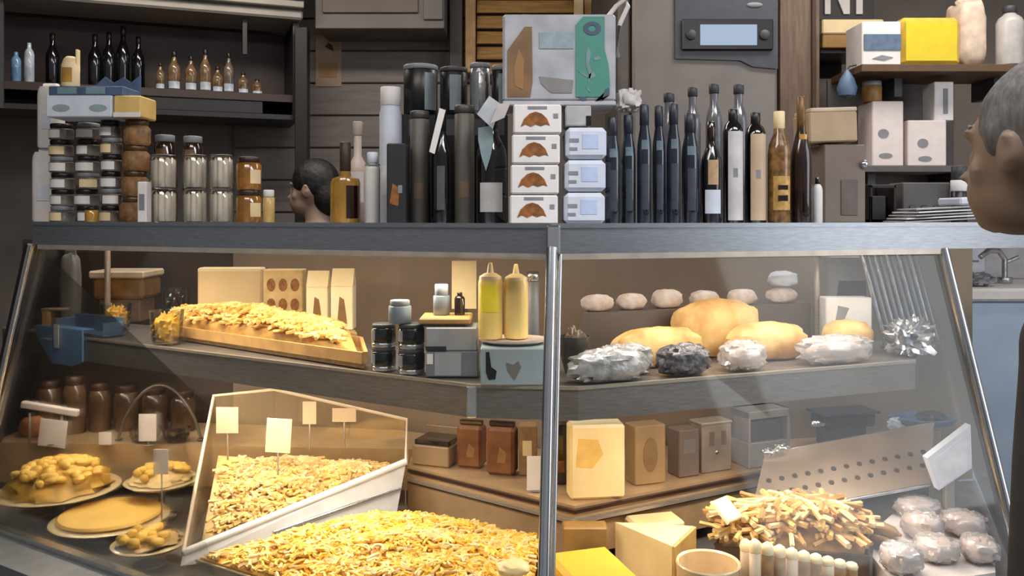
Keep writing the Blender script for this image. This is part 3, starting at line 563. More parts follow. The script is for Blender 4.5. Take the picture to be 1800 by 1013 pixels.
P = (wx(1014, Y), Y-.0, zp+E, 44/F*Y, zw-zp-.002); t, w, h = boxthing('carton', 'small grey white carton on top of the bluish cartons', 'carton', P, .1, mat('ash_card', (172, 170, 172), .6))
MB().b0(w*.3, -.052, .0, w*.5, -.05, h*.5, 0, .0003).build('dark_print', BLACK, t)
x = wx(1075, Y+.08); m = MB().blob((0, 0, .03), (.032, .032, .028), 0, .4, 12, 28, 16, 0.0, .6); tag(m.build('paper_bag', mat('crumpled_paper', (196, 190, 186), .7, 0, .06, 30, .3), None, (wx(1104, Y+.06), Y+.06, wz(198, Y+.06))), 'crumpled white paper bag on the dark blue bottles beside the cartons', 'bag')
# hamper box with green label standing on the cartons
zb = max(zw, zp)+.03; Yh = 2.21
t = thing('hamper_box', 'clear fronted hamper box with green label standing on the stacked white cartons', 'box', (wx(978, Yh), Yh, zw+E))
X0, X1 = wx(884, Yh)-wx(978, Yh), wx(1076, Yh)-wx(978, Yh); Hh = wz(38, Yh)-zw; zz0 = .012
MB().b0(X0, -.085, 0, X1, .085, zz0, 0, .004).build('base_board', mat('pearl_grey', (176, 176, 180), .45), t)
MB().b0(X0, -.08, zz0, X1, .08, Hh, 0, .006).build('body', mat('pearl_card', (164, 166, 172), .4, 0, .14, 14), t)
a0, a1 = X0+.012, X0+.075
MB().front([(a0, .022), (a1-.006, .022), (a1, .06), (a1-.002, Hh*.86), (a1-.02, Hh*.86), (a0, Hh*.6)], -.08, .002).build('brown_window', mat('brown_window', (122, 92, 62), .5, 0, .22, 14), t)
MB().front([(a0+.018, .05), (a0+.04, .04), (a0+.042, Hh*.5), (a0+.028, Hh*.62), (a0+.016, Hh*.4)], -.082, .001).build('tan_shape', mat('tan_shape', (142, 104, 62), .5), t)
b0_, b1_ = wx(946, Yh)-wx(978, Yh), wx(1004, Yh)-wx(978, Yh)
MB().b0(b0_, -.082, Hh*.62, b1_, -.08, Hh*.80, 0, .0005).build('blue_grey_band', mat('haze_blue', (140, 156, 166), .5, 0, .12, 40), t)
MB().front([(b0_, Hh*.32), (b1_, Hh*.28), (b1_-.004, Hh*.14), (b0_+.03, Hh*.14), (b0_+.005, Hh*.24)], -.08, .002).build('grey_band', mat('mid_grey_print', (128, 124, 124), .5), t)
g0, g1 = wx(1008, Yh)-wx(978, Yh), wx(1066, Yh)-wx(978, Yh)
o = MB().front([(g0, .022), (g1-.012, .022), (g1, .05), (g1-.004, Hh*.45), (g1-.014, Hh*.62), (g1-.014, Hh*.97), (g0+.018, Hh*.97), (g0, Hh*.88)], -.08, .003).build('green_label', mat('bottle_green', (70, 134, 120), .5, 0, .04, 6), t)
ring = MB(); cz = Hh*.84; cx = (g0+g1)/2-.002; NV = mat('ink_navy', (66, 84, 106), .6)
vs = []; k = 20
for j in range(k):
    a = 2*PI*j/k
    for r_, yy in ((.020, -.083), (.009, -.083), (.009, -.0845), (.020, -.0845)): vs.append((cx+r_*1.1*math.cos(a), yy, cz+r_*.85*math.sin(a)))
ring.add(vs, [[i*4+q, ((i+1) % k)*4+q, ((i+1) % k)*4+(q+1) % 4, i*4+(q+1) % 4] for i in range(k) for q in range(4)]); ring.build('ring_mark', NV, o)
GS = mat('sage_ink', (112, 138, 142), .6)
for pts in ([(.3, .56), (.36, .64), (.44, .58), (.40, .46), (.46, .36), (.40, .28), (.34, .24), (.38, .34), (.30, .44)], [(.52, .52), (.70, .54), (.72, .50), (.54, .49)], [(.06, .38), (.2, .36), (.34, .33), (.5, .37), (.6, .32), (.42, .29), (.2, .33)], [(.28, .22), (.38, .18), (.44, .14), (.36, .16)]):
    MB().front([(g0+(g1-g0)*a, Hh*b) for a, b in pts], -.083, .001).build('script_mark', GS, o)
for pts in ([(.10, .10), (.3, .10), (.3, .055), (.18, .05)], [(.86, .18), (.98, .2), (.98, .12), (.80, .07), (.55, .045), (.75, .05)]): MB().front([(g0+(g1-g0)*a, Hh*b) for a, b in pts], -.083, .001).build('navy_corner', NV, o)
m = MB().tube([(X0-.0, -.0, Hh), (X0+.05, 0, Hh+.012), (0, 0, Hh+.01), (X1-.02, 0, Hh+.012), (X1-.005, 0, Hh)], .006, 8); m.build('top_fold', mat('film_white', (196, 190, 188), .3), t)
m = MB().tube([(X1-.02, -.05, Hh*.98), (X1+.005, -.05, Hh*1.12), (X1+.03, -.05, Hh*1.2), (X1+.035, -.05, Hh*1.12), (X1+.012, -.05, Hh*.9), (X1+.008, -.05, Hh*.55)], .006, 8); m.build('handle', MATS['film_white'], t)
m = MB().pane([(X0-.03, -.088, -.045), (X0-.01, -.088, .004), (X0+.02, -.088, .008), (X0+.005, -.088, -.03)], .003); m.build('loose_film', MATS['film_white'], t)
# row of blue black bottles
wrd = ['first', 'second', 'third', 'fourth', 'fifth', 'sixth']
for i, (a, b, py) in enumerate([(1063, 1091, 206), (1091, 1118, 202), (1119, 1146, 184), (1146, 1170, 186), (1171, 1197, 182), (1197, 1229, 200)]):
    P = T(a, b, py, .10+.012*(i % 2)); darkb(f'{wrd[i]} blue black bottle from the bluish cartons in the front row', P, BLUEG, NAVY, [('shoulder_shine', 1.004, .62, .70, .5, mat('painted_shine', (104, 122, 134), .4, 0, .2, 40)), ('body_label', 1.004, .12, .50, .45, mat('slate_label', (52, 58, 70), .5, 0, .2, 40))], [(.9, 0), (1, .015), (1, .60), (.93, .68), (.66, .78), (.56, .83), (.56, .985)], .82, .64, group='blue black bottles in a row')  # pale shoulder band is the glass highlight put into colour
for i, (a, b, py) in enumerate([(1160, 1192, 164), (1203, 1232, 154), (1240, 1270, 148), (1283, 1314, 149)]):
    P = T(a, b, py, .27); darkb(f'{wrd[i]} grey bottle with dark square cap from the left in the back row', P, mat('smoke_glass', (104, 104, 110), .15, 0, .25, 30, coat=.5), DGREY, [], [(.9, 0), (1, .02), (1, .72), (.8, .8), (.5, .85), (.5, .99)], .93, .62, group='grey bottles in the back row')
darkb('black wine bottle with tan neck label and square white label', T(1231, 1269, 214, .11), BLACKG, DARKBR, [('white_label', 1.005, .10, .33, .8, BLUEWHITE), ('tan_label', 1.005, .38, .62, .5, mat('tan_label', (178, 148, 112), .5, 0, .15, 40))])
def stripb(label, P, lm, sx):
    t, w, h = darkb(label, P, BLACKG, BLACK, [], [(.9, 0), (1, .01), (1, .80), (.8, .86), (.4, .9), (.4, .99)], .88, .46)
    MB().wrap(w*.485, h*.03, h*.87*.92, .82, 0, 12, -PI/2+.1).build('tall_label', lm, t); MB().b0(-.006, -w*.5, h*.4, .006, -w*.489, h*.48, 0, .0003).build('print', PRINT, t)
stripb('black bottle with a tall narrow white label', T(1270, 1307, 192, .12), mat('label_grey_white', (200, 196, 196), .5), 0)
stripb('black bottle with a tall tan label beside the amber bottle', T(1309, 1347, 198, .12), mat('label_tan', (196, 170, 140), .5, 0, .12, 8), 0)
t, w, h = darkb('mottled amber bottle with a square gold label', T(1349, 1390, 196, .10), mat('mottled_amber', (122, 88, 46), .2, 0, .5, 60, coat=.5), CREAM, [('gold_label', 1.006, .12, .42, .8, mat('gold_label', (190, 150, 84), .4, .1, .25, 50))], [(.9, 0), (1, .02), (1, .62), (.9, .70), (.5, .8), (.42, .99)], .84, .5)
MB().b0(-.012, -w*.50, h*.2, .014, -w*.486, h*.25, 0, .0005).build('dark_print', DARKBR, t); MB().b0(-.012, -w*.50, h*.3, .014, -w*.486, h*.34, 0, .0005).build('dark_print', DARKBR, t)
darkb('dark brown bottle with tall gilt neck beside the amber bottle', T(1389, 1428, 170, .10), DARKBR, mat('gilt_foil', (120, 88, 48), .4, .3, .2, 30), [('neck_band', .62, .66, .70, .6, GOLD)], [(.9, 0), (1, .02), (1, .48), (.92, .56), (.62, .66), (.40, .74), (.36, .99)], .74, .40)
x, Y, z, w, h = T(1428, 1446, 312, .10); t = thing('bottle', 'small white bottle right of the dark brown bottle', 'bottle', (x, Y, z)); bottle_parts(t, w*.48, h, SLIM, WHITE, DARKBR, .84, .5)
# grey machine and beige carton behind
P = T(1432, 1502, 258, .30); x, Y, z, w, h = P; t, w, h = boxthing('grey_box', 'grey metal box under the tilted beige carton', 'box', P, .16, mat('stone_grey', (128, 114, 104), .5, .1, .1, 5))
MB().b0(-w*.1, -.083, h*.1, w*.3, -.08, h*.55, 0, .002).build('recess', mat('recess_grey', (104, 94, 88), .5), t); MB().blob((w*.45, -.085, h*.75), (.012, .01, .012)).build('bright_knob', CHROME, t)
t = thing('carton', 'beige carton tilted on the grey metal box', 'carton', (x-.03, Y, z+h+.004), 0); w = 82/F*Y; hh = 66/F*Y
m = MB().at((0, 0, .004), 0, -.03).b0(-w/2, -.075, 0, w/2, .07, hh*.78, 0, .004); m.build('body', mat('beige_card', (182, 154, 124), .6, 0, .06), t); MB().at((0, 0, .004), 0, -.03).b0(-w*.46, -.07, hh*.785, w*.52, .075, hh*.9, 0, .004).build('lid', mat('beige_lid', (200, 180, 156), .6), t)
P = T(1513, 1558, 326, .335); x, Y, z, w, h = P; t = thing('black_crate', 'small black crate at the right of the top shelf', 'crate', (x, Y, z))
m = MB().b0(-w/2, -.07, 0, w/2, .07, .012).b0(-w/2, -.07, 0, -w/2+.008, .07, h).b0(w/2-.008, -.07, 0, w/2, .07, h).b0(-w/2, .06, 0, w/2, .07, h).b0(-w/2, -.07, 0, w*.1, -.06, h*.7).b0(-w/2, -.07, h*.9, w/2, -.06, h)
m.build('body', mat('crate_black', (32, 26, 28), .5), t); MB().cyl(.022, .0125, h*.7, (.02, 0, 0)).build('black_roll', BLACK, t)
P = T(1574, 1656, 322, .34); x, Y, z, w, h = P; t, w, h = boxthing('grey_box', 'low grey box behind the stack of papers', 'box', P, .1, mat('smoke_grey', (92, 88, 86), .5, 0, .2, 8)); 
for k in range(3): MB().at((-w*.3+k*w*.25, -.05, h*.35), 0, 0, PI/2).cyl(.011, 0, .006).build('knob', DGREY, t)
# papers
x, Y, z, w, h = T(1568, 1716, 345, .13); t = thing('paper_stack', 'fanned stack of white papers at the right end of the top shelf', 'paper', (x, Y, z))
for k in range(5):
    m = MB().at((.01*k-.02, 0, .006+.009*k), random.uniform(-.15, .15), -.05).b0(-w*.40, -.075, 0, w*.42, .075, .004, 0, .001); m.build('sheet', WHITE if k % 2 else mat('grey_paper', (168, 168, 172), .6), t)
m = MB().at((w*.28, -.02, .052), .1, -.04).b0(-.035, -.05, 0, .05, .06, .022, 0, .006); m.build('bluish_pad', BLUEWHITE, t)
x, Y, z, w, h = T(1672, 1700, 292, .24); t = thing('jar', 'white capped black jar beside the papers', 'jar', (x, Y, z)); MB().cyl(w*.48, 0, h*.55).build('body', BLACK, t); MB().cyl(w*.5, h*.551, h*.75).build('band', WHITE, t); MB().cyl(w*.46, h*.751, h).build('lid', DGREY, t)
# ---------------------------------------------------------------- heaps
def patch(c, bump, seed=0, rough=.02):
    p00, p10, p11, p01 = [Vector(p) for p in c]
    def at(u, v):
        p = (p00*(1-u)+p10*u)*(1-v)+(p01*(1-u)+p11*u)*v
        q = p.copy(); q.z += bump*math.sin(PI*u)**.6*math.sin(PI*v)**.6+rough*noise.noise(Vector((p.x*9+seed, p.y*9, seed)))*min(1, 6*u*(1-u)*4*v*(1-v)+.1); return q
    return at
def heap(name, label, cat, c, zbase, bump, mats, n, L, r, seed=0, flat=False, curl=.5, group=None, rough=.02, parent=None, mg=.02):
    rnd = random.Random(seed); A = patch(c, bump, seed, rough); m = MB(); N = 22; vs = []; fs = []
    for i in range(N+1):
        for j in range(N+1): vs.append(tuple(A(i/N, j/N)))
    for i in range(N):
        for j in range(N): fs.append([i*(N+1)+j, (i+1)*(N+1)+j, (i+1)*(N+1)+j+1, i*(N+1)+j+1])
    ring = [i*(N+1) for i in range(N+1)]+[N*(N+1)+j for j in range(1, N+1)]+[i*(N+1)+N for i in range(N-1, -1, -1)]+[j for j in range(N-1, 0, -1)]
    b = len(vs); vs += [(vs[k][0], vs[k][1], zbase) for k in ring]; q = len(ring)
    fs += [[ring[k], ring[(k+1) % q], b+(k+1) % q, b+k] for k in range(q)]+[[b+k for k in range(q)]]
    m.add(vs, fs, 0, True)
    for k in range(n):
        u, v = rnd.uniform(mg, 1-mg), rnd.uniform(mg, 1-mg); p = A(u, v); a = rnd.uniform(0, 2*PI); l = L*rnd.uniform(.6, 1.3); cu = rnd.uniform(-curl, curl)
        pts = []
        for s in range(5):
            tt = s/4-.5; aa = a+cu*tt*3; pts.append(p+Vector((math.cos(aa)*l*tt, math.sin(aa)*l*tt, r*rnd.uniform(.2, 1.6)+.25*l*(.25-tt*tt)*rnd.uniform(0, 1))))
        m.tube(pts, r*rnd.uniform(.7, 1.2), 5, 1+(k % (len(mats)-1)))
    o = m.build(name, mats, parent)
    if parent: o['kind'] = 'stuff'; return o
    return tag(o, label, cat, group, 'stuff')
# ---------------------------------------------------------------- on the middle shelf
ZM = Z_MID+.0035
def Mi(px0, px1, py0, off, py1=None): return spot(f_mid, ZM, px0, px1, py0, off, py1)
def jarm(label, x, Y, z, R, H, group='small black jars'):
    t = thing('black_jar', label, 'jar', (x, Y, z), 0, group)
    MB().cyl(R*.98, 0, H*.2, (0, 0, 0), 20).build('silver_base', CHROME, t); MB().cyl(R, H*.201, H*.82, (0, 0, 0), 20).build('body', BLACKG, t); MB().cyl(R*.95, H*.821, H-.0006, (0, 0, 0), 20).build('lid', DGREY, t)
    MB().wrap(R*1.004, H*.3, H*.74, .3, 0, 6, -PI/2-.9).build('grey_label', PRINT, t)
for c, (a, b) in enumerate([(652, 697), (699, 748)]):
    x, Y, z, w, h = Mi(a, b, 568, .05)
    for r in range(2): jarm(f'{["lower", "upper"][r]} {["left", "right"][c]} jar in the block of four black jars', x, Y, z+r*h/2, w*.48, h/2)
zt = z+h
x = wx(703, Y); t = thing('grinder_jar', 'blue grey jar standing on top of the black jars', 'jar', (x, Y, zt+E)); MB().cyl(.030, 0, .045).build('body', mat('blue_grey_plastic', (112, 122, 132), .4, 0, .15), t); MB().cyl(.026, .0452, .06).build('lid', GREYP, t)
P = Mi(752, 842, 612, .11); t, w, h = boxthing('carton', 'lower grey carton with a pale label right of the black jars', 'carton', P, .11, mat('grey_carton', (116, 118, 124), .5, 0, .1, 8))
MB().b0(-w*.33, -.057, h*.0+.004, w*.18, -.055, h*.94, 0, .0004).build('pale_label', mat('pale_label', (158, 160, 166), .5, 0, .06), t); MB().b0(-w*.48, -.057, h*.5, -w*.36, -.055, h*.9, 0, .0004).build('white_print', WHITE, t)
x, Y, z, w, h = P
P2 = (wx(796, Y), Y, z+h+E, 88/F*Y, 40/F*Y); t, w, h2 = boxthing('carton', 'upper pale grey carton right of the black jars', 'carton', P2, .11, mat('upper_grey_carton', (150, 150, 156), .5, 0, .06))
MB().b0(-w*.5, -.057, .001, -w*.1, -.055, .012, 0, .0004).build('dark_print', NAVY, t)
zc = P2[2]+h2+E
t = thing('bread_board', 'thin tan board lying on the grey cartons', 'board', (wx(785, Y+.02), Y+.02, zc)); w = 90/F*Y
MB().b0(-w/2, -.065, .006, w/2, .07, .022, 0, .005).build('board', TANW, t); MB().b0(-w*.4, -.06, 0, w*.4, .06, .0055, 0, .001).build('dark_foot', DARKBR, t)
t = thing('mill_jar', 'small blue grey jar on the tan board', 'jar', (wx(776, Y+.03), Y+.03, zc+.0225)); MB().cyl(.022, 0, .052).build('body', MATS['blue_grey_plastic'], t); MB().cyl(.018, .0522, .082).build('lid', PALEG, t)
t = thing('small_bottle', 'little brown bottle on the tan board beside the yellow bottles', 'bottle', (wx(808, Y+.03), Y+.03, zc+.0225)); bottle_parts(t, .014, .06, SLIM, DARKBR, DARKBR, .86, .5)
P = Mi(846, 962, 606, .05); x, Y, z, w, h = P; t, w, h = boxthing('carton', 'pale teal carton with dark spoon mark beside the corner post', 'carton', P, .12, mat('pale_teal_card', (146, 158, 164), .5, 0, .08, 8))
MB().front([(-w*.42, h*.9), (-w*.37, h*.9), (-w*.34, h*.5), (-w*.26, h*.4), (-w*.28, h*.18), (-w*.38, h*.16), (-w*.42, h*.36)], -.06, .0014).build('spoon_mark', BLACK, t)
MB().front([(-w*.12, h*.62), (-w*.02, h*.56), (.06*w, h*.66), (.1*w, h*.5), (.0, h*.14), (-w*.1, h*.4)], -.06, .0014).build('heart_mark', GREYM, t)
t = thing('oval_plate', 'pale rimmed plate under the two yellow bottles', 'plate', (x-.002, Y+.02, z+h+E)); w = 124/F*Y
m = MB().lathe([(.02, 0), (w*.36, .0), (w*.49, .008), (w*.5, .013), (w*.48, .0125), (w*.46, .010), (.02, .010)], (0, 0, 0), 36); m.v = [(v[0], v[1]*.75, v[2]) for v in m.v]; m.build('plate', mat('rose_ceramic', (214, 194, 178), .3, 0, .05), t)
zpl = z+h+E+.0132
YB = mat('yellow_squeeze', (244, 206, 96), .35, 0, .14, 8, c2=(250, 218, 140)); YC = mat('ivory_spout', (248, 232, 192), .4, 0, .05)
for a, b, py, dy, lb, mt in [(840, 884, 462, .015, 'left yellow squeeze bottle with bright lemon label on the plate', YB), (885, 929, 464, .025, 'right pale yellow squeeze bottle on the plate', mat('pale_yellow_squeeze', (248, 214, 136), .35, 0, .1, 8))]:
    xx = wx((a+b)/2, Y+dy); R = (b-a)/F*Y*.49; H = wz(py, Y+dy)-zpl
    t = thing('squeeze_bottle', lb, 'bottle', (xx, Y+dy, zpl), 0, 'yellow squeeze bottles')
    MB().lathe([(R*.9, 0), (R, .006), (R, H*.74), (R*.92, H*.78)], (0, 0, 0), 28).build('body', mt, t); MB().lathe([(R*.93, H*.781), (R*.9, H*.82), (R*.5, H*.86), (R*.28, H*.87), (R*.16, H*.99), (R*.1, H)], (0, 0, 0), 24).build('spout', YC, t)
    if a == 840: MB().wrap(R*1.006, H*.36, H*.72, .8).build('lemon_label', mat('lemon_print', (246, 218, 50), .4, 0, .05), t)
x2, Y2, z2, w2, h2 = Mi(926, 948, 478, .26); t = thing('tall_canister', 'slim grey canister behind the corner post', 'canister', (x2, Y2, z2)); MB().cyl(w2*.48, 0, h2*.9).build('body', GREYP, t); MB().cyl(w2*.5, h2*.901, h2).build('lid', CHROME, t)
x2, Y2, z2, w2, h2 = Mi(795, 838, 458, .40); t = thing('price_card', 'bright cream card leaning behind the left yellow bottle', 'card', (x2, Y2-.02, z2)); MB().b0(-w2/2, -.003, h2*.5, w2/2, 0, h2, 0, .001).build('card', CREAM, t); MB().b0(-.01, .0, 0, .01, .004, h2*.9, 0, .001).build('stand', DGREY, t); MB().b0(-.03, -.02, -.0, .03, .02, .004, 0, .001).build('foot', DGREY, t)
# tray of pastries on the left half
c = [gnd(262, 618, ZM), gnd(642, 648, ZM)]
tr = thing('wooden_tray', 'long tan tray carrying the heap of golden pastries on the middle shelf', 'tray', (0, 0, ZM))
def along_mid(px, off): Y_ = solve(f_mid, px, off); return (wx(px, Y_), Y_)
q = [along_mid(272, .165), along_mid(640, .03), along_mid(632, .28), along_mid(306, .315)]
MB().prism(q, 0, .014).build('bottom', TANW, tr)
for k in range(4):
    a, b = Vector((*q[k], 0)), Vector((*q[(k+1) % 4], 0)); MB().pane([a+Vector((0, 0, .014)), b+Vector((0, 0, .014)), b+Vector((0, 0, .045)), a+Vector((0, 0, .045))], .010).build('rim', mat('tray_rim', (196, 150, 92), .55, 0, .15), tr)
GL = [mat('golden_crust', (206, 158, 84), .55, 0, .3, 20, .3), mat('straw_pasta', (238, 204, 128), .5, 0, .14, 30), mat('golden_strip', (214, 168, 88), .5, 0, .2, 30)]
heap('pastry_strips', 'heap of golden pastry strips on the long tan tray', 'pastry', [(q[0][0]+.03, q[0][1]+.02, ZM+.05), (q[1][0]-.025, q[1][1]+.035, ZM+.04), (q[2][0]-.025, q[2][1]-.045, ZM+.075), (q[3][0]+.03, q[3][1]-.045, ZM+.08)], ZM+.016, .05, GL, 640, .07, .006, 3, mg=.06)
def loaf(name, label, cat, x, Y, z, L, wd, h, mt, rz=0, seed=0, group=None, nz=.18):
    m = MB().blob((0, 0, h*.5), (L/2, wd/2, h*.55), 0, nz, 7, 30, 18, 0.0, .8, seed); m.add([], [])
    o = m.build(name, mt, None, (x, Y, z), rz); return tag(o, label, cat, group)
# glass dishes with golden food
def dish(label, P, food, foodc, name='glass_dish'):
    x, Y, z, w, h = P; t = thing(name, label, 'dish', (x, Y, z)); R = w/2
    MB().lathe([(R*.6, 0), (R*.85, .006), (R, h), (R*.95, h), (R*.8, .010), (.01, .008)], (0, 0, 0), 32).build('bowl', JARGLASS, t)
    MB().blob((0, 0, h*.45), (R*.74, R*.74, h*.42), 0, .5, 16, 30, 16, .012).build('food', food, t); return t
dish('glass dish of yellow butter curls at the left of the middle shelf', Mi(178, 230, 534, .215), BUTTER, 0)
dish('glass dish of bright golden peppers left of the pastry tray', Mi(264, 322, 546, .052), PASTAD, 0)
# baking dish on a riser
x, Y, z, w, h = Mi(180, 268, 474, .44); t = thing('baking_dish', 'brown baking dish with pale rim at the back left', 'dish', (x, Y, z))
MB().b0(-w*.4, -.07, 0, w*.4, .07, h*.45, 0, .004).build('stand', mat('stand_brown', (112, 86, 62), .5, 0, .2), t)
MB().b0(-w*.5, -.09, h*.452, w*.5, .09, h*.86, 0, .012).build('body', mat('dish_brown', (138, 98, 52), .35, 0, .3, 12), t); MB().b0(-w*.54, -.1, h*.861, w*.54, .1, h, 0, .008).build('rim', mat('dish_rim', (214, 192, 162), .35), t)
# cream block and its neighbours on a back riser
riser = thing('shelf_riser', 'long low tan riser at the back behind the pastry tray', 'riser', (0, 0, ZM)); q2 = [along_mid(340, .36), along_mid(628, .345), along_mid(622, .45), along_mid(345, .46)]
MB().prism(q2, .03, .045).build('board', TANW, riser)
for k in range(4): MB().cyl(.01, 0, .0295, ((q2[k][0]*.9+.1*sum(p[0] for p in q2)/4), (q2[k][1]*.8+.2*sum(p[1] for p in q2)/4), 0), 10).build('foot', TANW, riser)
ZR = ZM+.0455
def R_(px0, px1, py0, off): return spot(f_mid, ZR, px0, px1, py0, off)
P = R_(352, 464, 470, .415); t, w, h = boxthing('cheese_block', 'large smooth cream cheese block behind the pastry heap', 'cheese', P, .06, mat('bright_cream', (236, 208, 160), .5, 0, .05, 6), bev=.006); MB().b0(-w*.485, -.0315, h*.93, w*.485, -.0305, h*.985, 0, .0003).build('rind_edge', YC, t)
P = R_(467, 536, 473, .415); t, w, h = boxthing('spotted_carton', 'tan carton with six dark spots right of the cream cheese block', 'carton', P, .06, mat('spotted_tan', (206, 176, 122), .5, 0, .15, 20))
for i in range(3):
    for j in range(2): MB().front([(-w*.3+i*w*.3+w*.11*math.cos(a), h*(.36+.36*j)+h*.12*math.sin(a)) for a in [k*PI/5 for k in range(10)]], -.03, .0014).build('dark_spot', BROWNP, t)
for a, b, py, lb in [(541, 580, 476, 'left cream drinks carton with peaked top'), (584, 624, 472, 'right cream drinks carton with peaked top')]:
    x, Y, z, w, h = R_(a, b, py, .41); t = thing('drink_carton', lb+' behind the pastry heap', 'carton', (x, Y, z), 0, 'cream drinks cartons')
    MB().b0(-w*.48, -.03, 0, w*.48, .03, h*.72, 0, .003).build('body', YC, t); MB().add([(-w*.48, -.03, h*.721), (w*.48, -.03, h*.721), (w*.48, .03, h*.721), (-w*.48, .03, h*.721), (-w*.48, -.002, h), (w*.48, -.002, h), (w*.48, .002, h), (-w*.48, .002, h)], [[0, 1, 2, 3], [4, 5, 6, 7], [0, 1, 5, 4], [2, 3, 7, 6], [1, 2, 6, 5], [0, 3, 7, 4]]).build('peaked_top', CREAM, t)
    MB().front([(-w*.2, h*.1), (w*.24, h*.1), (w*.1, h*.5), (-w*.1, h*.55)], -.03, .001).build('tan_print', mat('tan_shape', (142, 104, 62)), t)
# left end: blue tub, pouch, bracket frame
x, Y, z, w, h = Mi(92, 222, 556, .07); w *= 1.08; t = thing('blue_tub', 'blue tub with a small white label hanging over the front of the middle shelf', 'tub', (x, Y, z), -.54); BLU = mat('tub_blue', (92, 128, 172), .4, 0, .14, 7)
m = MB().b0(-w/2, -.04, 0, w/2, .04, .008).b0(-w/2, -.04, .008, -w/2+.006, .04, h*.8).b0(w/2-.006, -.04, .008, w/2, .04, h*.8).b0(-w/2, .034, .008, w/2, .04, h); m.build('tub', mat('tub_dark_blue', (74, 92, 120), .4, 0, .2), t)
o = MB().front([(-w*.5, h*.55), (w*.5, h*.55), (w*.5, -.07), (w*.3, -.09), (-w*.12, -.09), (-w*.42, -.01)], -.11, .006).b0(-w*.3, -.112, h*.4, w*.3, -.04, h*.45).build('front_flap', BLU, t)
MB().b0(-w*.06, -.119, -.035, w*.04, -.117, .045, 0, .0006).build('white_label', BLUEWHITE, o); MB().b0(-w*.34, -.1185, -.012, -w*.12, -.117, -.006, 0, .0004).build('pale_streak', PALEG, o)
x, Y, z, w, h = Mi(108, 140, 446, .22); m = MB().blob((0, 0, h*.5), (w*.5, .03, h*.5), 0, .12, 8, 24, 16, 0.0, .6); t = thing('grey_pouch', 'light grey pouch standing upright at the left end inside the case', 'pouch', (x, Y, z)); m.build('bag', mat('pouch_grey', (134, 128, 126), .6, 0, .08, 8), t); MB().b0(-w*.3, -.004, h*.97, w*.3, .004, h*1.05, 0, .001).build('sealed_top', GREYP, t)
x, Y, z, w, h = Mi(74, 90, 546, .03); t = thing('card_stand', 'narrow tan wooden stand at the left end of the middle shelf', 'stand', (x, Y, z)); MB().b0(-w*.4, -.01, 0, w*.4, .01, h, 0, .002).build('post', TANW, t); MB().b0(-w*.5, -.012, h+.0003, w*2.2, .02, h+.008, 0, .002).build('top_bar', mat('bar_rose', (150, 128, 108), .5), t)
x, Y, z, w, h = Mi(20, 60, 570, .10); t = thing('dark_jar', 'low dark jar at the far left of the middle shelf', 'jar', (x, Y, z)); MB().cyl(w*.45, 0, h*.75).build('glass_jar', mat('murky_jar', (62, 56, 52), .3, 0, .4, 30, coat=.4), t); MB().cyl(w*.42, h*.751, h).build('lid', DGREY, t)
x, Y, z, w, h = Mi(288, 330, 448, .42); t = dish('dark dish of olives at the back left of the cream cheese block', (x, Y, ZM, .10, .14), DARKBR, 0)
# right half: cured sausages on a dark crate
q = [along_mid(1022, .35), along_mid(1425, .345), along_mid(1412, .45), along_mid(1040, .455)]
t = thing('dark_crate', 'long dark brown crate at the back of the right shelf', 'crate', (0, 0, ZM)); hc = .135
MB().prism(q, 0, hc).build('body', mat('crate_brown', (88, 76, 66), .55, 0, .2, 5), t); MB().prism([(q[0][0], q[0][1]-.006), (q[1][0], q[1][1]-.006), (q[1][0], q[1][1]-.0005), (q[0][0], q[0][1]-.0005)], .008, .02).build('pale_strip', STEELW, t)
SAL = mat('white_mould', (222, 208, 204), .65, 0, .16, 30, .3, c2=(196, 170, 150))
ordn = ['leftmost', 'second', 'third', 'fourth', 'fifth', 'rightmost']
for i, (px, Ls, rz) in enumerate([(1050, .098, .3), (1110, .095, .34), (1172, .10, .35), (1238, .10, .34), (1304, .10, .33), (1374, .11, .36)]):
    xx, YY = along_mid(px, .40); loaf('cured_sausage', f'{ordn[i]} white mould coated sausage lying on the dark crate', 'sausage', xx, YY, ZM+hc+E, Ls, .052, .045+.008*(i == 2), SAL, rz, i*3, 'white cured sausages', .10)
xx, YY = along_mid(1376, .40); loaf('wrapped_cheese', 'white dome shaped cheese on top of the rightmost sausage', 'cheese', xx, YY, ZM+hc+.054, .09, .06, .045, BLUEWHITE, 0, 2)
# breads
for i, (a, b, py, pyb, off, lb, mt) in enumerate([(1066, 1246, 562, 606, .195, 'long flat pale loaf at the left of the bread row', BREAD), (1262, 1430, 556, 618, .18, 'broad pale loaf in the middle of the bread row', BREAD), (1440, 1540, 566, 622, .17, 'short pale loaf at the right end of the bread row', BREAD)]):
    x, Y, z, w, h = Mi(a, b, py, off); loaf('bread_loaf', lb, 'bread', x, Y, ZM+E, w*.96, .075+.025*(i > 0), min(h, .10), mt, .34, i*5, 'pale bread loaves', .10)
x, Y, z, w, h = Mi(1172, 1346, 532, .29); loaf('bread_loaf', 'golden loaf lying highest behind the other breads', 'bread', x, Y, ZM+E, w, .085, h, BREAD, .34, 31, 'pale bread loaves', .12)
x, Y, z, w, h = Mi(982, 1038, 574, .17); t = thing('dark_bowl', 'dark grey bowl just right of the corner post', 'bowl', (x, Y, z)); R = w/2
MB().lathe([(R*.6, 0), (R*.9, h*.4), (R, h*.8), (R*.92, h*.8), (R*.75, h*.3), (.005, .01)], (0, 0, 0), 30).build('bowl', mat('bowl_dark', (62, 58, 54), .3, .2, .3), t); MB().blob((0, 0, h*.55), (R*.8, R*.8, h*.4), 0, .4, 14).build('food', mat('olive_dark', (92, 76, 60), .4, 0, .4, 30), t)
SIL = mat('silver_wrap', (168, 164, 162), .32, .35, .35, 26, .6)
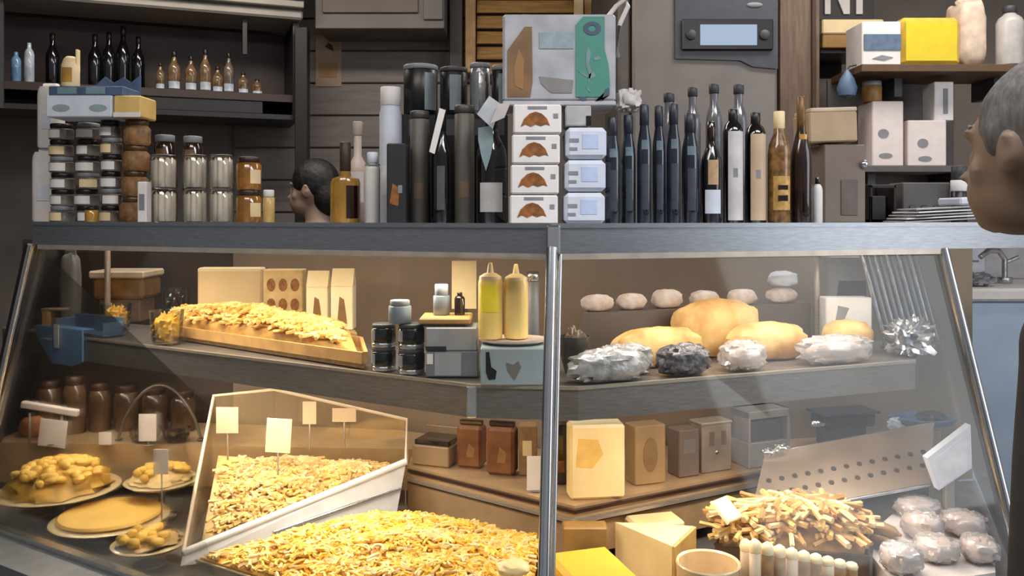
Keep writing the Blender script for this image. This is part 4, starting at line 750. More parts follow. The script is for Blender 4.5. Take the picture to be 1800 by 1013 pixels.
for a, b, py, pyb, off, lb, mt in [(1046, 1150, 606, 650, .125, 'grey silver wrapped fish pack behind the front silver one', SIL), (994, 1142, 640, 700, .045, 'silver wrapped fish pack lying at the front edge right of the post', SIL), (1152, 1250, 602, 668, .055, 'dark netted grey pack in front of the pale loaves', mat('netted_grey', (96, 92, 94), .35, .2, .55, 60, .6)),
                           (1262, 1350, 622, 668, .055, 'pinkish white wrapped pack in front of the middle loaf', FILM), (1392, 1545, 612, 658, .05, 'pinkish wrapped ham pack at the right front of the shelf', FILM)]:
    x, Y, z, w, h = Mi(a, b, py, off)
    m = MB().blob((0, 0, .036), (w*.5, .038, .040), 0, .22, 14, 34, 18, 0.0, .75, a)
    if mt is FILM:
        t = thing('wrapped_pack', lb, 'pack', (x, Y, ZM+E), .36); MB().blob((0, 0, .03), (w*.38, .03, .026), 0, .2, 10, 28, 16, 0.002, .8, a).build('meat', mat('pale_meat', (214, 190, 176), .5, 0, .12, 14), t); m.build('film', FILM, t)
    else: tag(m.build('wrapped_pack', mt, None, (x, Y, ZM+E), .36), lb, 'pack')
# right end: grey machine box, sloping wire rack, foil
x, Y, z, w, h = Mi(1447, 1522, 450, .40); t, w, h = boxthing('grey_box', 'pale grey box with a dark sloping front at the right end inside the case', 'box', (x, Y, z, w, h), .1, mat('light_grey_box', (150, 148, 148), .4, .2)); MB().front([(-w*.38, h*.34), (w*.40, h*.34), (w*.34, h*.72), (-w*.26, h*.72)], -.05, .002).build('dark_front', mat('box_dark', (84, 80, 80), .4), t)
x, Y, z, w, h = Mi(1446, 1526, 522, .26); t, w, h = boxthing('carton', 'low white carton in front of the grey box at the right end', 'carton', (x, Y, z, w, h), .06, WHITE); MB().front([(-w*.3, h*.55), (-w*.12, h*.55), (0, h*.8), (-w*.24, h*.85)], -.03, .001).build('grey_print', PRINT, t)
t = thing('wire_rack', 'slanted rack of grey steel rods at the right end inside the case', 'rack', (1.165, 2.66, ZM), .45)
for k in range(10): MB().tube([(.026*k, 0, .012), (.026*k-.055, .045, .298)], .0075, 10).build('rod', STEEL if k % 2 else SILVER, t)
MB().b0(-.015, -.012, 0, .25, .012, .0118, 0, .003).build('bottom_rail', STEEL, t); MB().b0(-.07, .033, .2985, .195, .057, .312, 0, .003).build('top_rail', STEEL, t)
x, Y = along_mid(1618, .10); m = MB().blob((0, 0, .05), (.058, .05, .05), 0, .7, 16, 40, 24, 0.0, .8, 5); tag(m.build('foil_parcel', SILVER, None, (1.185, 2.54, ZM+E)), 'crumpled silver foil parcel at the right end of the middle shelf', 'parcel')
# ---------------------------------------------------------------- rear ledge, lower level
ZL = Z_LEDGE+.001; ZD = Z_DECK+.001
def Le(px0, px1, py0, off): return spot(f_ledge, ZL, px0, px1, py0, off)
BRP = mat('russet_pack', (120, 74, 42), .4, 0, .3, 16)
for a, b, py, lb in [(806, 852, 738, 'left russet brown pack on the rear ledge'), (858, 908, 740, 'right russet brown pack on the rear ledge')]:
    x, Y, z, w, h = Le(a, b, py, .16); t = thing('coffee_pack', lb+' behind the corner post', 'pack', (x, Y, z), -.25, 'russet packs')
    MB().b0(-w*.5, -.035, 0, w*.5, .035, h*.9, 0, .01).build('bag', BRP, t); MB().b0(-w*.46, -.01, h*.901, w*.46, .01, h, 0, .003).build('folded_top', DARKBR, t)
    MB().front([(-w*.1, h*.25), (w*.2, h*.25), (w*.24, h*.45), (0, h*.55)], -.0352, .001).build('tan_print', mat('tan_shape', (142, 104, 62)), t)
x, Y, z, w, h = Le(912, 944, 745, .22); t, w, h = boxthing('carton', 'tan mottled carton between the russet packs and the corner post', 'carton', (x, Y, z, w, h), .06, mat('mottled_tan', (150, 118, 80), .5, 0, .25, 20)); MB().b0(-w*.3, -.031, h*.4, w*.2, -.03, h*.7, 0, .0003).build('print', CREAM, t)
x, Y, z, w, h = Le(926, 962, 802, .05); t = thing('price_card', 'small pinkish card stand on the ledge beside the corner post', 'card', (x, Y, z)); MB().b0(-w/2, -.003, .004, w/2, .0, h, 0, .001).build('card', WHITE, t); MB().b0(-w*.3, -.01, 0, w*.3, .02, .004, 0, .001).build('foot', GREYP, t)
x, Y, z, w, h = Le(962, 998, 744, .20); t, w, h = boxthing('carton', 'dark brown carton right behind the corner post', 'carton', (x, Y, z, w, h), .06, DARKBR); MB().b0(-w*.3, -.031, h*.2, w*.3, -.03, h*.4, 0, .0003).build('print', BROWNP, t)
x, Y, z, w, h = Le(998, 1095, 742, .05); t, w, h = boxthing('cheese_block', 'square cream cheese block standing on the rear ledge right of the post', 'cheese', (x, Y, z, w, h), .07, CHEESE, .12, bev=.008); MB().b0(-w*.46, -.037, h*.95, w*.46, .03, h+.001, 0, .0004).build('rind', YC, t)
MB().front([(-w*.4, h*.45), (-w*.1, h*.42), (w*.1, h*.6), (0, h*.8), (-w*.35, h*.82)], -.035, .0008).build('ochre_patch', mat('ochre_patch', (226, 182, 98), .5), t)
x, Y, z, w, h = Le(1104, 1164, 744, .10); t, w, h = boxthing('carton', 'tan carton right of the square cream cheese block', 'carton', (x, Y, z, w, h), .07, mat('tan_card', (156, 126, 88), .55, 0, .14, 8), .35); MB().front([(w*.4*math.cos(a)*.6, h*.5+h*.3*math.sin(a)) for a in [k*PI/8 for k in range(16)]], -.035, .001).build('oval_print', mat('tan_dark', (132, 102, 66), .55), t)
x, Y, z, w, h = Le(1180, 1222, 752, .10); t, w, h = boxthing('carton', 'brown grey carton on the ledge left of the grey container', 'carton', (x, Y, z, w, h), .07, mat('umber_grey', (110, 94, 84), .55, 0, .12, 8), .4); MB().b0(-w*.3, -.036, h*.5, w*.3, -.035, h*.8, 0, .0003).build('print', GREYM, t)
x, Y, z, w, h = Le(1218, 1280, 742, .10); t, w, h = boxthing('plastic_container', 'cloudy grey plastic container on the ledge beside the steel box', 'container', (x, Y, z, w, h), .07, mat('cloudy_grey', (136, 124, 114), .3, 0, .16, 14), .4)
for sx in (-.25, .15): MB().b0(w*sx, -.036, h*.55, w*(sx+.16), -.035, h*.85, 0, .0003).build('window_print', mat('umber_grey', (110, 94, 84)), t)
MB().blob((0, -.036, h*.4), (.008, .003, .008)).build('stud', CHROME, t); MB().b0(-w*.52, -.037, h, w*.52, .037, h+.008, 0, .002).build('lid', STEELW, t)
x, Y, z, w, h = Le(1292, 1382, 716, .07); t = thing('steel_box', 'open fronted steel box at the right end of the rear ledge', 'box', (x, Y, z), .4)
MB().b0(-w/2, -.05, 0, w/2, .05, h*.45, 0, .003).b0(-w/2, -.05, h*.451, -w/2+.008, .05, h).b0(w/2-.014, -.05, h*.451, w/2, .05, h).b0(-w/2, .03, h*.451, w/2, .05, h).b0(-w/2, -.05, h*.86, w/2, .05, h).build('body', mat('box_steel', (140, 134, 132), .4, .4), t); MB().b0(-w*.40, -.03, h*.455, w*.34, .028, h*.8, 0, .002).build('dark_tray', DGREY, t)
# long tan carton left; dark block puts the opening's shade into colour
x, Y, z, w, h = Le(734, 804, 764, .12); t = thing('wooden_box', 'tan wooden box with a dark open top at the left of the rear ledge', 'box', (x, Y, z), -.35)
MB().b0(-w/2, -.06, 0, w/2, .06, h*.72, 0, .004).build('body', mat('box_tan', (152, 126, 96), .55, 0, .15, 8), t); MB().b0(-w/2+.006, -.05, h*.721, w/2-.006, .058, h*.9, 0, .002).build('opening_shade', DARKBR, t); MB().b0(-w/2, .0585, h*.721, w/2, .066, h*1.15, 0, .002).build('raised_back', mat('box_tan', (152, 126, 96)), t)
# ---------------------------------------------------------------- acrylic bin with pasta nests
A = Vector((wx(322, 2.46), 2.46, wz(972, 2.46))); B = Vector((wx(714, 2.80), 2.80, wz(812, 2.80)))
TL = Vector((wx(376, 2.93), 2.93, wz(696, 2.93))); TM = Vector((wx(482, 2.97), 2.97, wz(685, 2.97))); TR = Vector((wx(715, 2.965), 2.965, wz(738, 2.965)))
LB = Vector((wx(345, 2.75), 2.75, wz(850, 2.75)))
bn = thing('acrylic_bin', 'tilted clear acrylic bin with a white front lip, full of pale pasta', 'bin', (A.x, A.y, ZD))
O = Matrix.Translation((-A.x, -A.y, -ZD))
def bp(name, q, t_, mt): m = MB(); m.X = O; m.pane(q, t_); return m.build(name, mt, bn)
LIP = mat('lip_white', (214, 212, 214), .4, 0, .05)
def z_(v, zz): return Vector((v.x, v.y, zz))
mid = A.lerp(B, .5)
pp = bp('front_lip', [A, B, B+Vector((-.03, -.06, -.185)), mid+Vector((-.02, -.05, -.13)), A+Vector((.0, -.02, -.03))], .006, LIP)
m = MB(); m.X = O; m.tube([A, B], .011, 10); m.build('rim', WHITE, bn)
m = MB(); m.X = O; m.tube([A.lerp(B, .42)+Vector((-.02, -.035, -.05)), B+Vector((-.015, -.035, -.075))], .006, 8); m.build('lip_ridge', CHROME, bn)
bp('back_pane', [z_(TL, ZD+.05), z_(TM, ZD+.05), TM, TL], .004, ACRYL); bp('back_pane', [z_(TM, ZD+.05), z_(TR, ZD+.05), TR, TM], .004, ACRYL)
bp('side_pane', [A, LB, TL, z_(TL, ZD+.1), z_(A, ZD+.05)], .004, ACRYL); bp('side_pane', [B, TR, z_(TR, ZD+.1), z_(B, ZD+.1)], .004, ACRYL)
m = MB(); m.X = O; m.tube([A, LB, TL, TM, TR, B], .006, 8); m.build('edge', mat('edge_cream', (222, 200, 172), .25, 0, .05), bn)
m = MB(); m.X = O; m.pane([z_(A, ZD), z_(B, ZD), z_(TR, ZD), z_(TL, ZD)], .04); m.build('bottom', ACRYL, bn)
PM = [mat('nest_pasta', (204, 168, 108), .55, 0, .16, 24, .2), PASTAP, mat('nest_strand', (206, 170, 112), .5, 0, .15), mat('nest_gold', (220, 178, 100), .5, 0, .15)]
a1 = A.lerp(B, .03)+Vector((.0, .05, -.0)); b1 = B+Vector((-.03, .03, -.035)); c1 = z_(TR, wz(826, 2.94))+Vector((-.02, -.035, 0)); d1 = z_(TL, wz(800, 2.90))+Vector((.02, -.035, 0))
a1.z -= .02; b1.z -= .02; cc = (a1+b1+c1+d1)/4; a1, b1, c1, d1 = [Vector((cc.x+(p.x-cc.x)*.975, cc.y+(p.y-cc.y)*.975, p.z)) for p in (a1, b1, c1, d1)]
heap('pasta_nests', 'pale dry pasta ribbons filling the tilted acrylic bin', 'pasta', [a1, b1, c1, d1], ZD+.045, .035, PM, 900, .075, .0055, 11, curl=.9, mg=.06)
# price cards standing in the bin
CARDP = mat('card_peach', (206, 182, 150), .55, 0, .05)
for i, (px0, px1, py0, py1, Y, mt, lb) in enumerate([(380, 419, 716, 762, 2.86, CARDP, 'left pinkish price card inside the acrylic bin'), (466, 510, 736, 796, 2.76, CREAM, 'bright cream price card in the middle of the acrylic bin'), (532, 556, 706, 746, 2.90, CARDP, 'narrow pinkish price card towards the back of the acrylic bin'), (584, 626, 718, 742, 2.92, CARDP, 'wide low price card at the back right of the acrylic bin')]):
    x = wx((px0+px1)/2, Y); zb = wz(py1, Y); w = (px1-px0)/F*Y; h = (py1-py0)/F*Y
    t = thing('price_card', lb, 'card', (x, Y, zb)); MB().at((0, 0, 0), 0, .06*(i == 1), 0).b0(-w/2, -.0015, 0, w/2, .0015, h, 0, .001).build('card', mt, t); MB().cyl(.003, -.09, .004, (0, .004, 0), 8).build('pick', STEELW, t)
# ---------------------------------------------------------------- front tray of yellow pasta
c = [Vector((-.84, 2.30, .68)), Vector((.03, 1.80, .665)), Vector((.075, 2.44, .675)), Vector((-.40, 2.62, .685))]
def tray(name, label, c, h, mt, grow=.012):
    t = thing(name, label, 'tray', (c[0].x, c[0].y, ZD)); o = sum(c, Vector())/4; q = []
    for p in c: d = (p-o); d.z = 0; q.append(p+d.normalized()*grow)
    L0 = Vector((c[0].x, c[0].y, ZD))
    MB().prism([((p-L0).x, (p-L0).y) for p in q], 0, .004).build('bottom', mt, t)
    for k in range(4):
        a, b = q[k]-L0, q[(k+1) % 4]-L0; MB().pane([Vector((a.x, a.y, .0045)), Vector((b.x, b.y, .0045)), Vector((b.x, b.y, b.z+h)), Vector((a.x, a.y, a.z+h))], -.003).build('side', mt, t)
    m = MB().tube([p-L0+Vector((0, 0, h)) for p in q+[q[0]]], .004, 8); m.build('rim', mt, t)
tray('food_tray', 'pale steel tray under the wide heap of yellow short pasta', c, -.008, mat('tray_steel', (196, 178, 150), .35, .5))
heap('short_pasta', 'wide heap of bright yellow short pasta across the bottom centre', 'pasta', c, ZD+.006, .048, [mat('pasta_bed', (206, 152, 52), .5, 0, .22, 26, .3), PASTA, PASTAD, mat('gold_strand', (236, 196, 100), .45, 0, .1), PASTAP], 2300, .050, .0048, 5, curl=.7, rough=.03)
x, Y = wx(902, 2.0), 2.0; loaf('pasta_dumpling', 'pale cream dumpling lying on the yellow pasta left of the post', 'pasta', x, Y, wz(1010, Y)-.0, .075, .06, .03, CHEESE, .2, 4)
# ---------------------------------------------------------------- lower left: stands with plates
def cake_stand(label, px, py, Y, wpx, food, foodname, hump, n, seed):
    x = wx(px, Y); zt = wz(py, Y); R = wpx/F*Y/2; H = zt-ZD
    t = thing('cake_stand', label, 'stand', (x, Y, ZD)); 
    MB().lathe([(R*.42, 0), (R*.42, .006), (R*.12, .02), (R*.09, H*.5), (R*.13, H-.012), (R*.2, H-.008)], (0, 0, 0), 28).build('pedestal', mat('stand_glass', (146, 146, 150), .12, .35, .25, 20, coat=.5), t)
    MB().lathe([(R*.2, H-.0075), (R*.9, H-.006), (R, H+.004), (R*.97, H+.006), (R*.2, H)], (0, 0, 0), 36).build('plate', mat('plate_straw', (206, 184, 142), .22, 0, .08, coat=.3), t)
    f = MB(); rnd = random.Random(seed)
    if n: f.blob((0, 0, H+.004), (R*.82, R*.82, hump*.8), 0, .3, 12, 30, 14, H+.0085)
    else: f.lathe([(.01, H+.0085), (R*.84, H+.0085), (R*.87, H+.014), (R*.84, H+.021), (R*.5, H+.023), (.01, H+.023)], (0, 0, 0), 36)
    for k in range(n):
        a = rnd.uniform(0, 2*PI); r = R*.72*math.sqrt(rnd.random()); zz = H+.0185+hump*.8*math.sqrt(max(0, 1-(r/(R*.82))**2)); f.blob((r*math.cos(a), r*math.sin(a), zz), (rnd.uniform(.013, .021),)*2+(rnd.uniform(.010, .015),), 1, .2, 9, 10, 7)
    o = f.build(foodname, [food, PASTA], None, (x, Y, ZD+.0005)); tag(o, f'{label.split(" glass")[0].replace("cake stand", "")} heap of {foodname.replace("_", " ")} on the glass stand'.replace('  ', ' '), 'food', None, 'stuff'); return t
def stand2(label, foodlabel, px, py, Y, wpx, food, foodname, hump, n, seed):
    cake_stand(label, px, py, Y, wpx, food, foodname, hump, n, seed); o = C.objects[-1]
    for q in C.objects:
        if q.name.split('.')[0] == foodname and q.get('category') == 'food': q['label'] = foodlabel
    if foodname == 'flat_cake': del bpy.data.objects['flat_cake']['kind']
stand2('glass cake stand at the far left edge under a big heap of yellow tortellini', 'big heap of yellow tortellini on the stand at the far left', 104, 860, 2.965, 200, mat('tortellini_bed', (196, 150, 60), .5, 0, .3, 20, .3), 'tortellini', .10, 90, 4)
stand2('glass cake stand holding a flat golden cake in front of the others', 'flat golden cake on the front middle stand', 194, 912, 2.80, 196, mat('golden_cake', (230, 184, 92), .45, 0, .08, 9), 'flat_cake', .014, 0, 2)
stand2('low glass stand with pale pasta beside the acrylic bin', 'pale pasta pieces on the stand beside the acrylic bin', 262, 956, 2.565, 126, mat('dusky_pasta', (190, 156, 104), .5, 0, .2, 20), 'pasta_pieces', .018, 16, 3)
stand2('small glass stand with pale gnocchi behind the flat golden cake', 'heap of pale gnocchi pieces on the small stand beside the acrylic bin', 284, 846, 2.97, 124, mat('pale_gnocchi', (222, 190, 130), .5, 0, .15, 20), 'gnocchi', .04, 26, 9)
c = [Vector((wx(200, 2.86), 2.80, .665)), Vector((wx(330, 2.70), 2.72, .67)), Vector((wx(338, 2.9), 2.97, .70)), Vector((wx(228, 3.0), 2.97, .70))]
# jars and dishes on the rear ledge at left
x, Y, z, w, h = Le(225, 334, 780, .06)
for a, b, py, off, lb in [(228, 282, 786, .05, 'left dark olive bowl on the ledge behind the plates'), (286, 334, 790, .05, 'right dark olive bowl on the ledge beside the acrylic bin')]:
    x, Y, z, w, h = Le(a, b, py, off); t = thing('olive_bowl', lb, 'bowl', (x, Y, z), 0, 'olive bowls'); R = w/2; h = max(h, .05)
    MB().lathe([(R*.6, 0), (R*.9, h*.35), (R, h), (R*.93, h), (R*.82, h*.35), (.005, .006)], (0, 0, 0), 28).build('bowl', JARGLASS, t); MB().blob((0, 0, h*.5), (R*.82, R*.82, h*.36), 0, .5, 18, 26, 14).build('olives', mat('black_olives', (54, 32, 20), .3, 0, .5, 40), t)
JB = mat('brown_preserve', (84, 58, 36), .25, 0, .5, 12, coat=.5)
for i, (a, b, py, off, lb) in enumerate([(64, 108, 668, .20, 'leftmost dark brown preserve jar on the lower ledge'), (112, 152, 660, .16, 'dark brown preserve jar second from the left on the lower ledge'), (156, 196, 672, .20, 'dark brown preserve jar behind the small standing card'), (200, 246, 676, .22, 'dark brown preserve jar left of the wire arch'), (250, 296, 680, .22, 'dark brown preserve jar under the wire arch'), (300, 344, 686, .22, 'dark brown preserve jar next to the acrylic bin')]):
    x, Y, z, w, h = Le(a, b, py, off); t = thing('preserve_jar', lb, 'jar', (x, Y, z), 0, 'brown preserve jars'); R = w*.47
    MB().lathe([(R*.9, 0), (R, .006), (R, h*.74), (R*.8, h*.84)], (0, 0, 0), 22).build('glass_jar', JB, t); MB().cyl(R*.84, h*.845, h, (0, 0, 0), 20).build('lid', mat('rust_lid', (70, 48, 34), .4, .3, .3), t)
# cards at left
def card(label, px0, px1, py0, py1, Y, mt, base, tilt=0.0, name='price_card'):
    x = wx((px0+px1)/2, Y); zb = wz(py1, Y); w = (px1-px0)/F*Y; h = (py1-py0)/F*Y
    t = thing(name, label, 'card', (x, Y, base)); MB().at((0, 0, zb-base), 0, tilt, 0).b0(-w/2, -.002, 0, w/2, .001, h, 0, .001).build('card', mt, t)
    MB().cyl(.003, .004, zb-base+.01, (0, .006, 0), 8).build('stem', STEELW, t); MB().cyl(.016, 0, .004, (0, .006, 0), 16).build('foot', STEELW, t); return t
CG = mat('card_grey', (226, 216, 212), .55, 0, .05)
card('large grey white price card tilted at the left above the tortellini', 66, 114, 738, 786, 3.17, CG, ZL, .12)
card('small narrow price card standing right of the tilted large one', 174, 196, 760, 782, 3.16, CG, ZL)
card('tall price card in front of the wire arch', 244, 275, 728, 776, 3.15, CG, ZL)
card('price card on a long stem between the flat golden cake and the acrylic bin', 270, 296, 790, 834, 2.72, CG, ZD)
t = thing('wire_arch', 'grey bent wire arch over the preserve jars left of the acrylic bin', 'arch', (wx(276, 3.2), 3.225, ZL)); w = 150/F*3.1; h = wz(694, 3.05)-ZL
MB().tube([(-w/2+w*k/14, 0, .012+(h-.012)*max(0, math.sin(PI*k/14))**.7) for k in range(15)], .006, 8).build('wire', mat('arch_grey', (112, 100, 88), .35, .5), t)
for s in (-1, 1): MB().cyl(.014, 0, .008, (s*w/2, 0, 0), 14).build('foot', DGREY, t)
t = thing('shelf_bar', 'white sloping price rail at the left edge in front of the preserve jars', 'rail', (wx(80, 3.2), 3.2, ZL)); h = wz(718, 3.2)-ZL
MB().at((0, 0, h), 0, .16).b0(-.09, -.012, -.012, .125, .012, .014, 0, .004).build('bar', mat('bar_white', (202, 188, 182), .4), t); MB().cyl(.005, 0, h-.018, (-.06, 0, 0), 8).build('leg', STEELW, t); MB().cyl(.005, 0, h-.026, (.06, 0, 0), 8).build('leg', STEELW, t)
# round loaf lying on the jars
x, Y, z, w, h = Le(30, 112, 690, .02)
loaf('round_loaf', 'round brown loaf on the ledge behind the price rail', 'bread', wx(60, 3.3), 3.29, ZL+.0, .10, .07, .07, BREADB, 0, 8)
# ---------------------------------------------------------------- lower right
t = thing('butter_block', 'bright yellow butter slab just right of the post at the bottom', 'butter', (wx(1050, 2.14), 2.14, ZD+.0)); 
MB().at((0, 0, 0), .3).b0(-.10, -.12, .0, .07, .10, wz(962, 2.24)-ZD, 0, .012).build('block', mat('block_yellow', (228, 176, 58), .35, 0, .08, 7), t); MB().at((0, 0, 0), .3).b0(-.095, -.122, .03, .065, -.119, .06, 0, .001).build('paper_band', BUTTER, t)
def wedge(label, x, Y, z, L, D, H, rz, mt):
    t = thing('cheese_wedge', label, 'cheese', (x, Y, z), rz, 'cheese wedges'); MB().prism([(-L/2, -D/2), (L/2, 0), (-L/2, D/2)], 0, H).build('wedge', mt, t); MB().b0(-L/2-.008, -D/2, 0, -L/2-.0005, D/2, H, 0, .002).build('rind', mat('rind_tan', (206, 166, 98), .55), t); return t
wedge('big cream cheese wedge behind the butter slab', wx(1140, 2.36), 2.36, ZD, .20, .17, wz(930, 2.36)-ZD, 2.6, CHEESE)
t = thing('cream_block', 'tall pale cream cheese block behind the butter slab', 'cheese', (wx(1165, 2.42), 2.55, ZD)); MB().at((0, 0, 0), .25).b0(-.08, -.04, 0, .08, .05, wz(922, 2.5)-ZD, 0, .008).build('block', CHEESE, t); MB().at((0, 0, 0), .25).b0(-.081, -.0415, .02, .06, -.0402, .05, 0, .0004).build('rind', YC, t)
t = thing('block_low', 'low brown carton beyond the butter slab near the post', 'carton', (wx(1035, 2.42), 2.415, ZD)); MB().b0(-.075, -.03, 0, .05, .03, wz(925, 2.4)-ZD, 0, .004).build('body', mat('ochre_dark', (150, 112, 60), .5, 0, .25, 12), t); MB().b0(-.06, -.031, .08, .03, -.03, .11, 0, .0004).build('print', BROWNP, t); t.name = 'low_carton'
t = thing('glass_dish', 'rounded glass dish with thick pale rim at the bottom right of centre', 'dish', (wx(1248, 2.12), 2.14, ZD)); R = .078; hh = wz(992, 2.12)-ZD
m = MB().lathe([(R*.7, 0), (R*.95, .01), (R, hh-.012), (R*1.03, hh-.004), (R, hh), (R*.93, hh-.004), (R*.9, .014), (.004, .01)], (0, 0, 0), 36); m.build('dish', mat('dish_milky', (222, 196, 156), .18, 0, .1, coat=.6), t); MB().blob((0, 0, hh*.45), (R*.84, R*.84, hh*.32), 0, .2).build('filling', mat('filling_tan', (204, 172, 124), .4, 0, .15), t)
# a rack of rolls with cream tips
tr = thing('steel_tray', 'dark steel tray carrying the row of cream tipped rolls', 'tray', (wx(1405, 2.18), 2.185, ZD), .2)
MB().b0(-.15, -.05, 0, .15, .05, .055, 0, .004).build('tray', mat('tray_brown', (112, 88, 66), .4, .3, .2), tr)
MB().b0(-.155, -.056, .0552, .155, .056, .062, 0, .002).build('rim', STEELW, tr)
k = 0
ROLL = mat('roll_brown', (150, 116, 76), .5, 0, .35, 30); TIP = mat('cream_tip', (248, 224, 180), .5, 0, .06)
for r in range(2):
    for i in range(9):
        loc = Matrix.Translation(tr.location) @ Matrix.Rotation(.2, 4, 'Z') @ Vector((-.134+i*.0335, -.026+r*.05, .063))
        Hr = wz(948+5*i, loc.y)-loc.z; Hr = max(Hr, .06)
        t = thing('cream_roll', f'upright cream tipped roll, {["first", "second", "third", "fourth", "fifth", "sixth", "seventh", "eighth", "last"][i]} from the left in the {["front", "back"][r]} row', 'roll', loc, 0, 'cream tipped rolls')
        MB().cyl(.0145, 0, Hr*.82, (0, 0, 0), 14, 0).build('wafer', ROLL if i % 3 else mat('roll_pale', (222, 200, 172), .35), t); MB().lathe([(.0142, Hr*.821), (.0165, Hr*.88), (.013, Hr*.96), (.004, Hr)], (0, 0, 0), 14).build('cream', TIP, t)
c = [Vector((wx(1262, 2.37), 2.36, .70)), Vector((wx(1512, 2.3), 2.27, .705)), Vector((wx(1520, 2.44), 2.46, .73)), Vector((wx(1280, 2.5), 2.51, .715))]
tray('food_tray', 'brown tray under the heap of golden bread sticks', c, -.008, mat('tray_brown', (112, 88, 66)))
heap('bread_sticks', 'heap of golden brown bread sticks behind the cream tipped rolls', 'snack', c, ZD+.006, .07, [mat('stick_bed', (186, 146, 86), .55, 0, .25, 26, .3), mat('stick_gold', (214, 176, 104), .5, 0, .2), mat('stick_brown', (168, 124, 66), .5, 0, .25), PASTAP], 240, .15, .0075, 21, curl=.15, rough=.03)
t = thing('cheese_chip', 'square cream cheese slice lying tilted on the bread sticks', 'cheese', (wx(1276, 2.33), 2.335, wz(958, 2.33)+.06)); MB().at((0, 0, .03), .75, 0, .7).b0(-.035, -.035, 0, .035, .035, .012, 0, .003).build('slice', CHEESE, t); MB().at((0, 0, .03), .75, 0, .7).b0(-.0365, -.0365, .002, -.0352, .0365, .01, 0, .0003).build('rind', YC, t)
for i, (px, py, Y, rz, lb) in enumerate([(1550, 966, 2.45, -.9, 'upper dark brown sausage roll at the right of the bread sticks'), (1557, 983, 2.33, -1.15, 'lower dark brown sausage roll at the right of the bread sticks')]):
    m = MB(); m.tube([(-.055, 0, .017), (-.04, 0, .019), (0, 0, .022), (.035, 0, .019), (.05, 0, .017)], [.006, .016, .018, .016, .006], 12); t = thing('sausage_roll', lb, 'sausage', (wx(px, Y), Y, .6825), rz, 'brown sausage rolls'); m.build('casing', mat('sausage_brown', (140, 104, 66), .4, 0, .25, 20), t); MB().blob((.053, 0, .017), (.006, .005, .005)).build('tied_end', BREADB, t)
# film wrapped meats at lower right
for i, (px, py, Y, L, D, H, rz, lb) in enumerate([(1612, 902, 2.60, .13, .11, .07, .2, 'film wrapped pale meat pack nearest the white block label'), (1694, 925, 2.46, .12, .10, .065, -.1, 'film wrapped pale meat pack at the right beside the end frame'), (1622, 945, 2.43, .10, .11, .07, .4, 'film wrapped pale meat pack in the middle of the right heap'), (1646, 980, 2.28, .105, .11, .075, .1, 'film wrapped pale meat pack at the front of the right heap'), (1722, 972, 2.27, .09, .10, .07, -.2, 'film wrapped pale meat pack at the bottom right corner'), (1584, 1004, 2.20, .10, .09, .06, .2, 'film wrapped pale meat pack next to the cream tipped rolls')]):
    zz = wz(py, Y); H = .062+.006*(i % 3); t = thing('wrapped_meat', lb, 'meat pack', (wx(px, Y), Y, .6825), rz, 'film wrapped meat packs')
    MB().blob((0, 0, H*.45), (L*.44, D*.42, H*.4), 0, .3, 10, 30, 16, .004, .8, i).build('meat', MEAT, t); MB().blob((0, 0, H*.5), (L*.5, D*.5, H*.5), 0, .2, 12, 34, 20, 0.0, .75, i).build('film', FILM, t)
    MB().b0(-L*.15, -D*.44, H*.55, L*.12, -D*.42, H*.75, 0, .0005).build('label', WHITE, t)
t = thing('meat_riser', 'pale plastic riser under the film wrapped meat packs', 'riser', (0, 0, ZD))
MB().prism([(wx(1572, 2.12), 2.11), (wx(1750, 2.2), 2.20), (1.33, 2.36), (wx(1690, 2.6), 2.68), (wx(1600, 2.6), 2.68), (wx(1538, 2.5), 2.50), (wx(1534, 2.3), 2.30)], 0, .13).build('board', mat('riser_pale', (206, 196, 192), .5), t)
# perforated steel plate
t = thing('perforated_plate', 'sloping steel plate with two rows of round holes at the lower right', 'plate', (0, 0, ZL)); 
PA, PB, PC, PD = Vector((wx(1345, 2.76), 2.76, wz(800, 2.76))), Vector((wx(1640, 2.80), 2.80, wz(746, 2.80))), None, Vector((wx(1318, 2.57), 2.57, wz(912, 2.57)))
PC = PB+PD-PA; t.location = (PA.x, PA.y, PD.z); O2 = Matrix.Translation(-Vector((PA.x, PA.y, PD.z)))
m = MB(); m.X = O2; m.pane([PD, PC, PB, PA], .008); m.build('plate', mat('plate_steel', (140, 122, 106), .36, .35, .14, 9), t)
n_ = (PC-PD).cross(PA-PD).normalized(); m = MB()
for row, v in enumerate((.30, .52)):
    for k in range(13):
        u = .06+k*.074; p = (PD*(1-u)+PC*u)*(1-v)+(PA*(1-u)+PB*u)*v
        ux = (PC-PD).normalized(); uy = n_.cross(ux); vs = []; 
        s_ = 1 if n_.z > 0 else -1
        for d in (.001, .0095):
            vs += [tuple(p+ux*.0085*math.cos(a)+uy*.0085*math.sin(a)+n_*d) for a in [q*PI/6 for q in range(12)]]
        m.add([tuple(O2 @ Vector(v_)) for v_ in vs], [list(range(12)), list(range(12, 24))]+[[q, (q+1) % 12, 12+(q+1) % 12, 12+q] for q in range(12)])
m.build('hole', mat('hole_dark', (40, 28, 20), .6), t)
m = MB(); m.X = O2; m.tube([PA, PB], .008, 8); m.tube([PD, PC], .006, 8); m.build('rolled_edge', CHROME, t)
for q_ in (PA, PB): m = MB(); m.X = O2; m.tube([q_+Vector((0, .01, -.005)), Vector((q_.x, q_.y+.01, ZD if q_.y < f_ledge(q_.x)-.02 else ZL))], .008, 8); m.build('leg', STEELW, t)
t = thing('ribbon_bow', 'bright silver bow at the left corner of the perforated plate', 'bow', (wx(1360, 2.74), 2.72, wz(804, 2.74)))
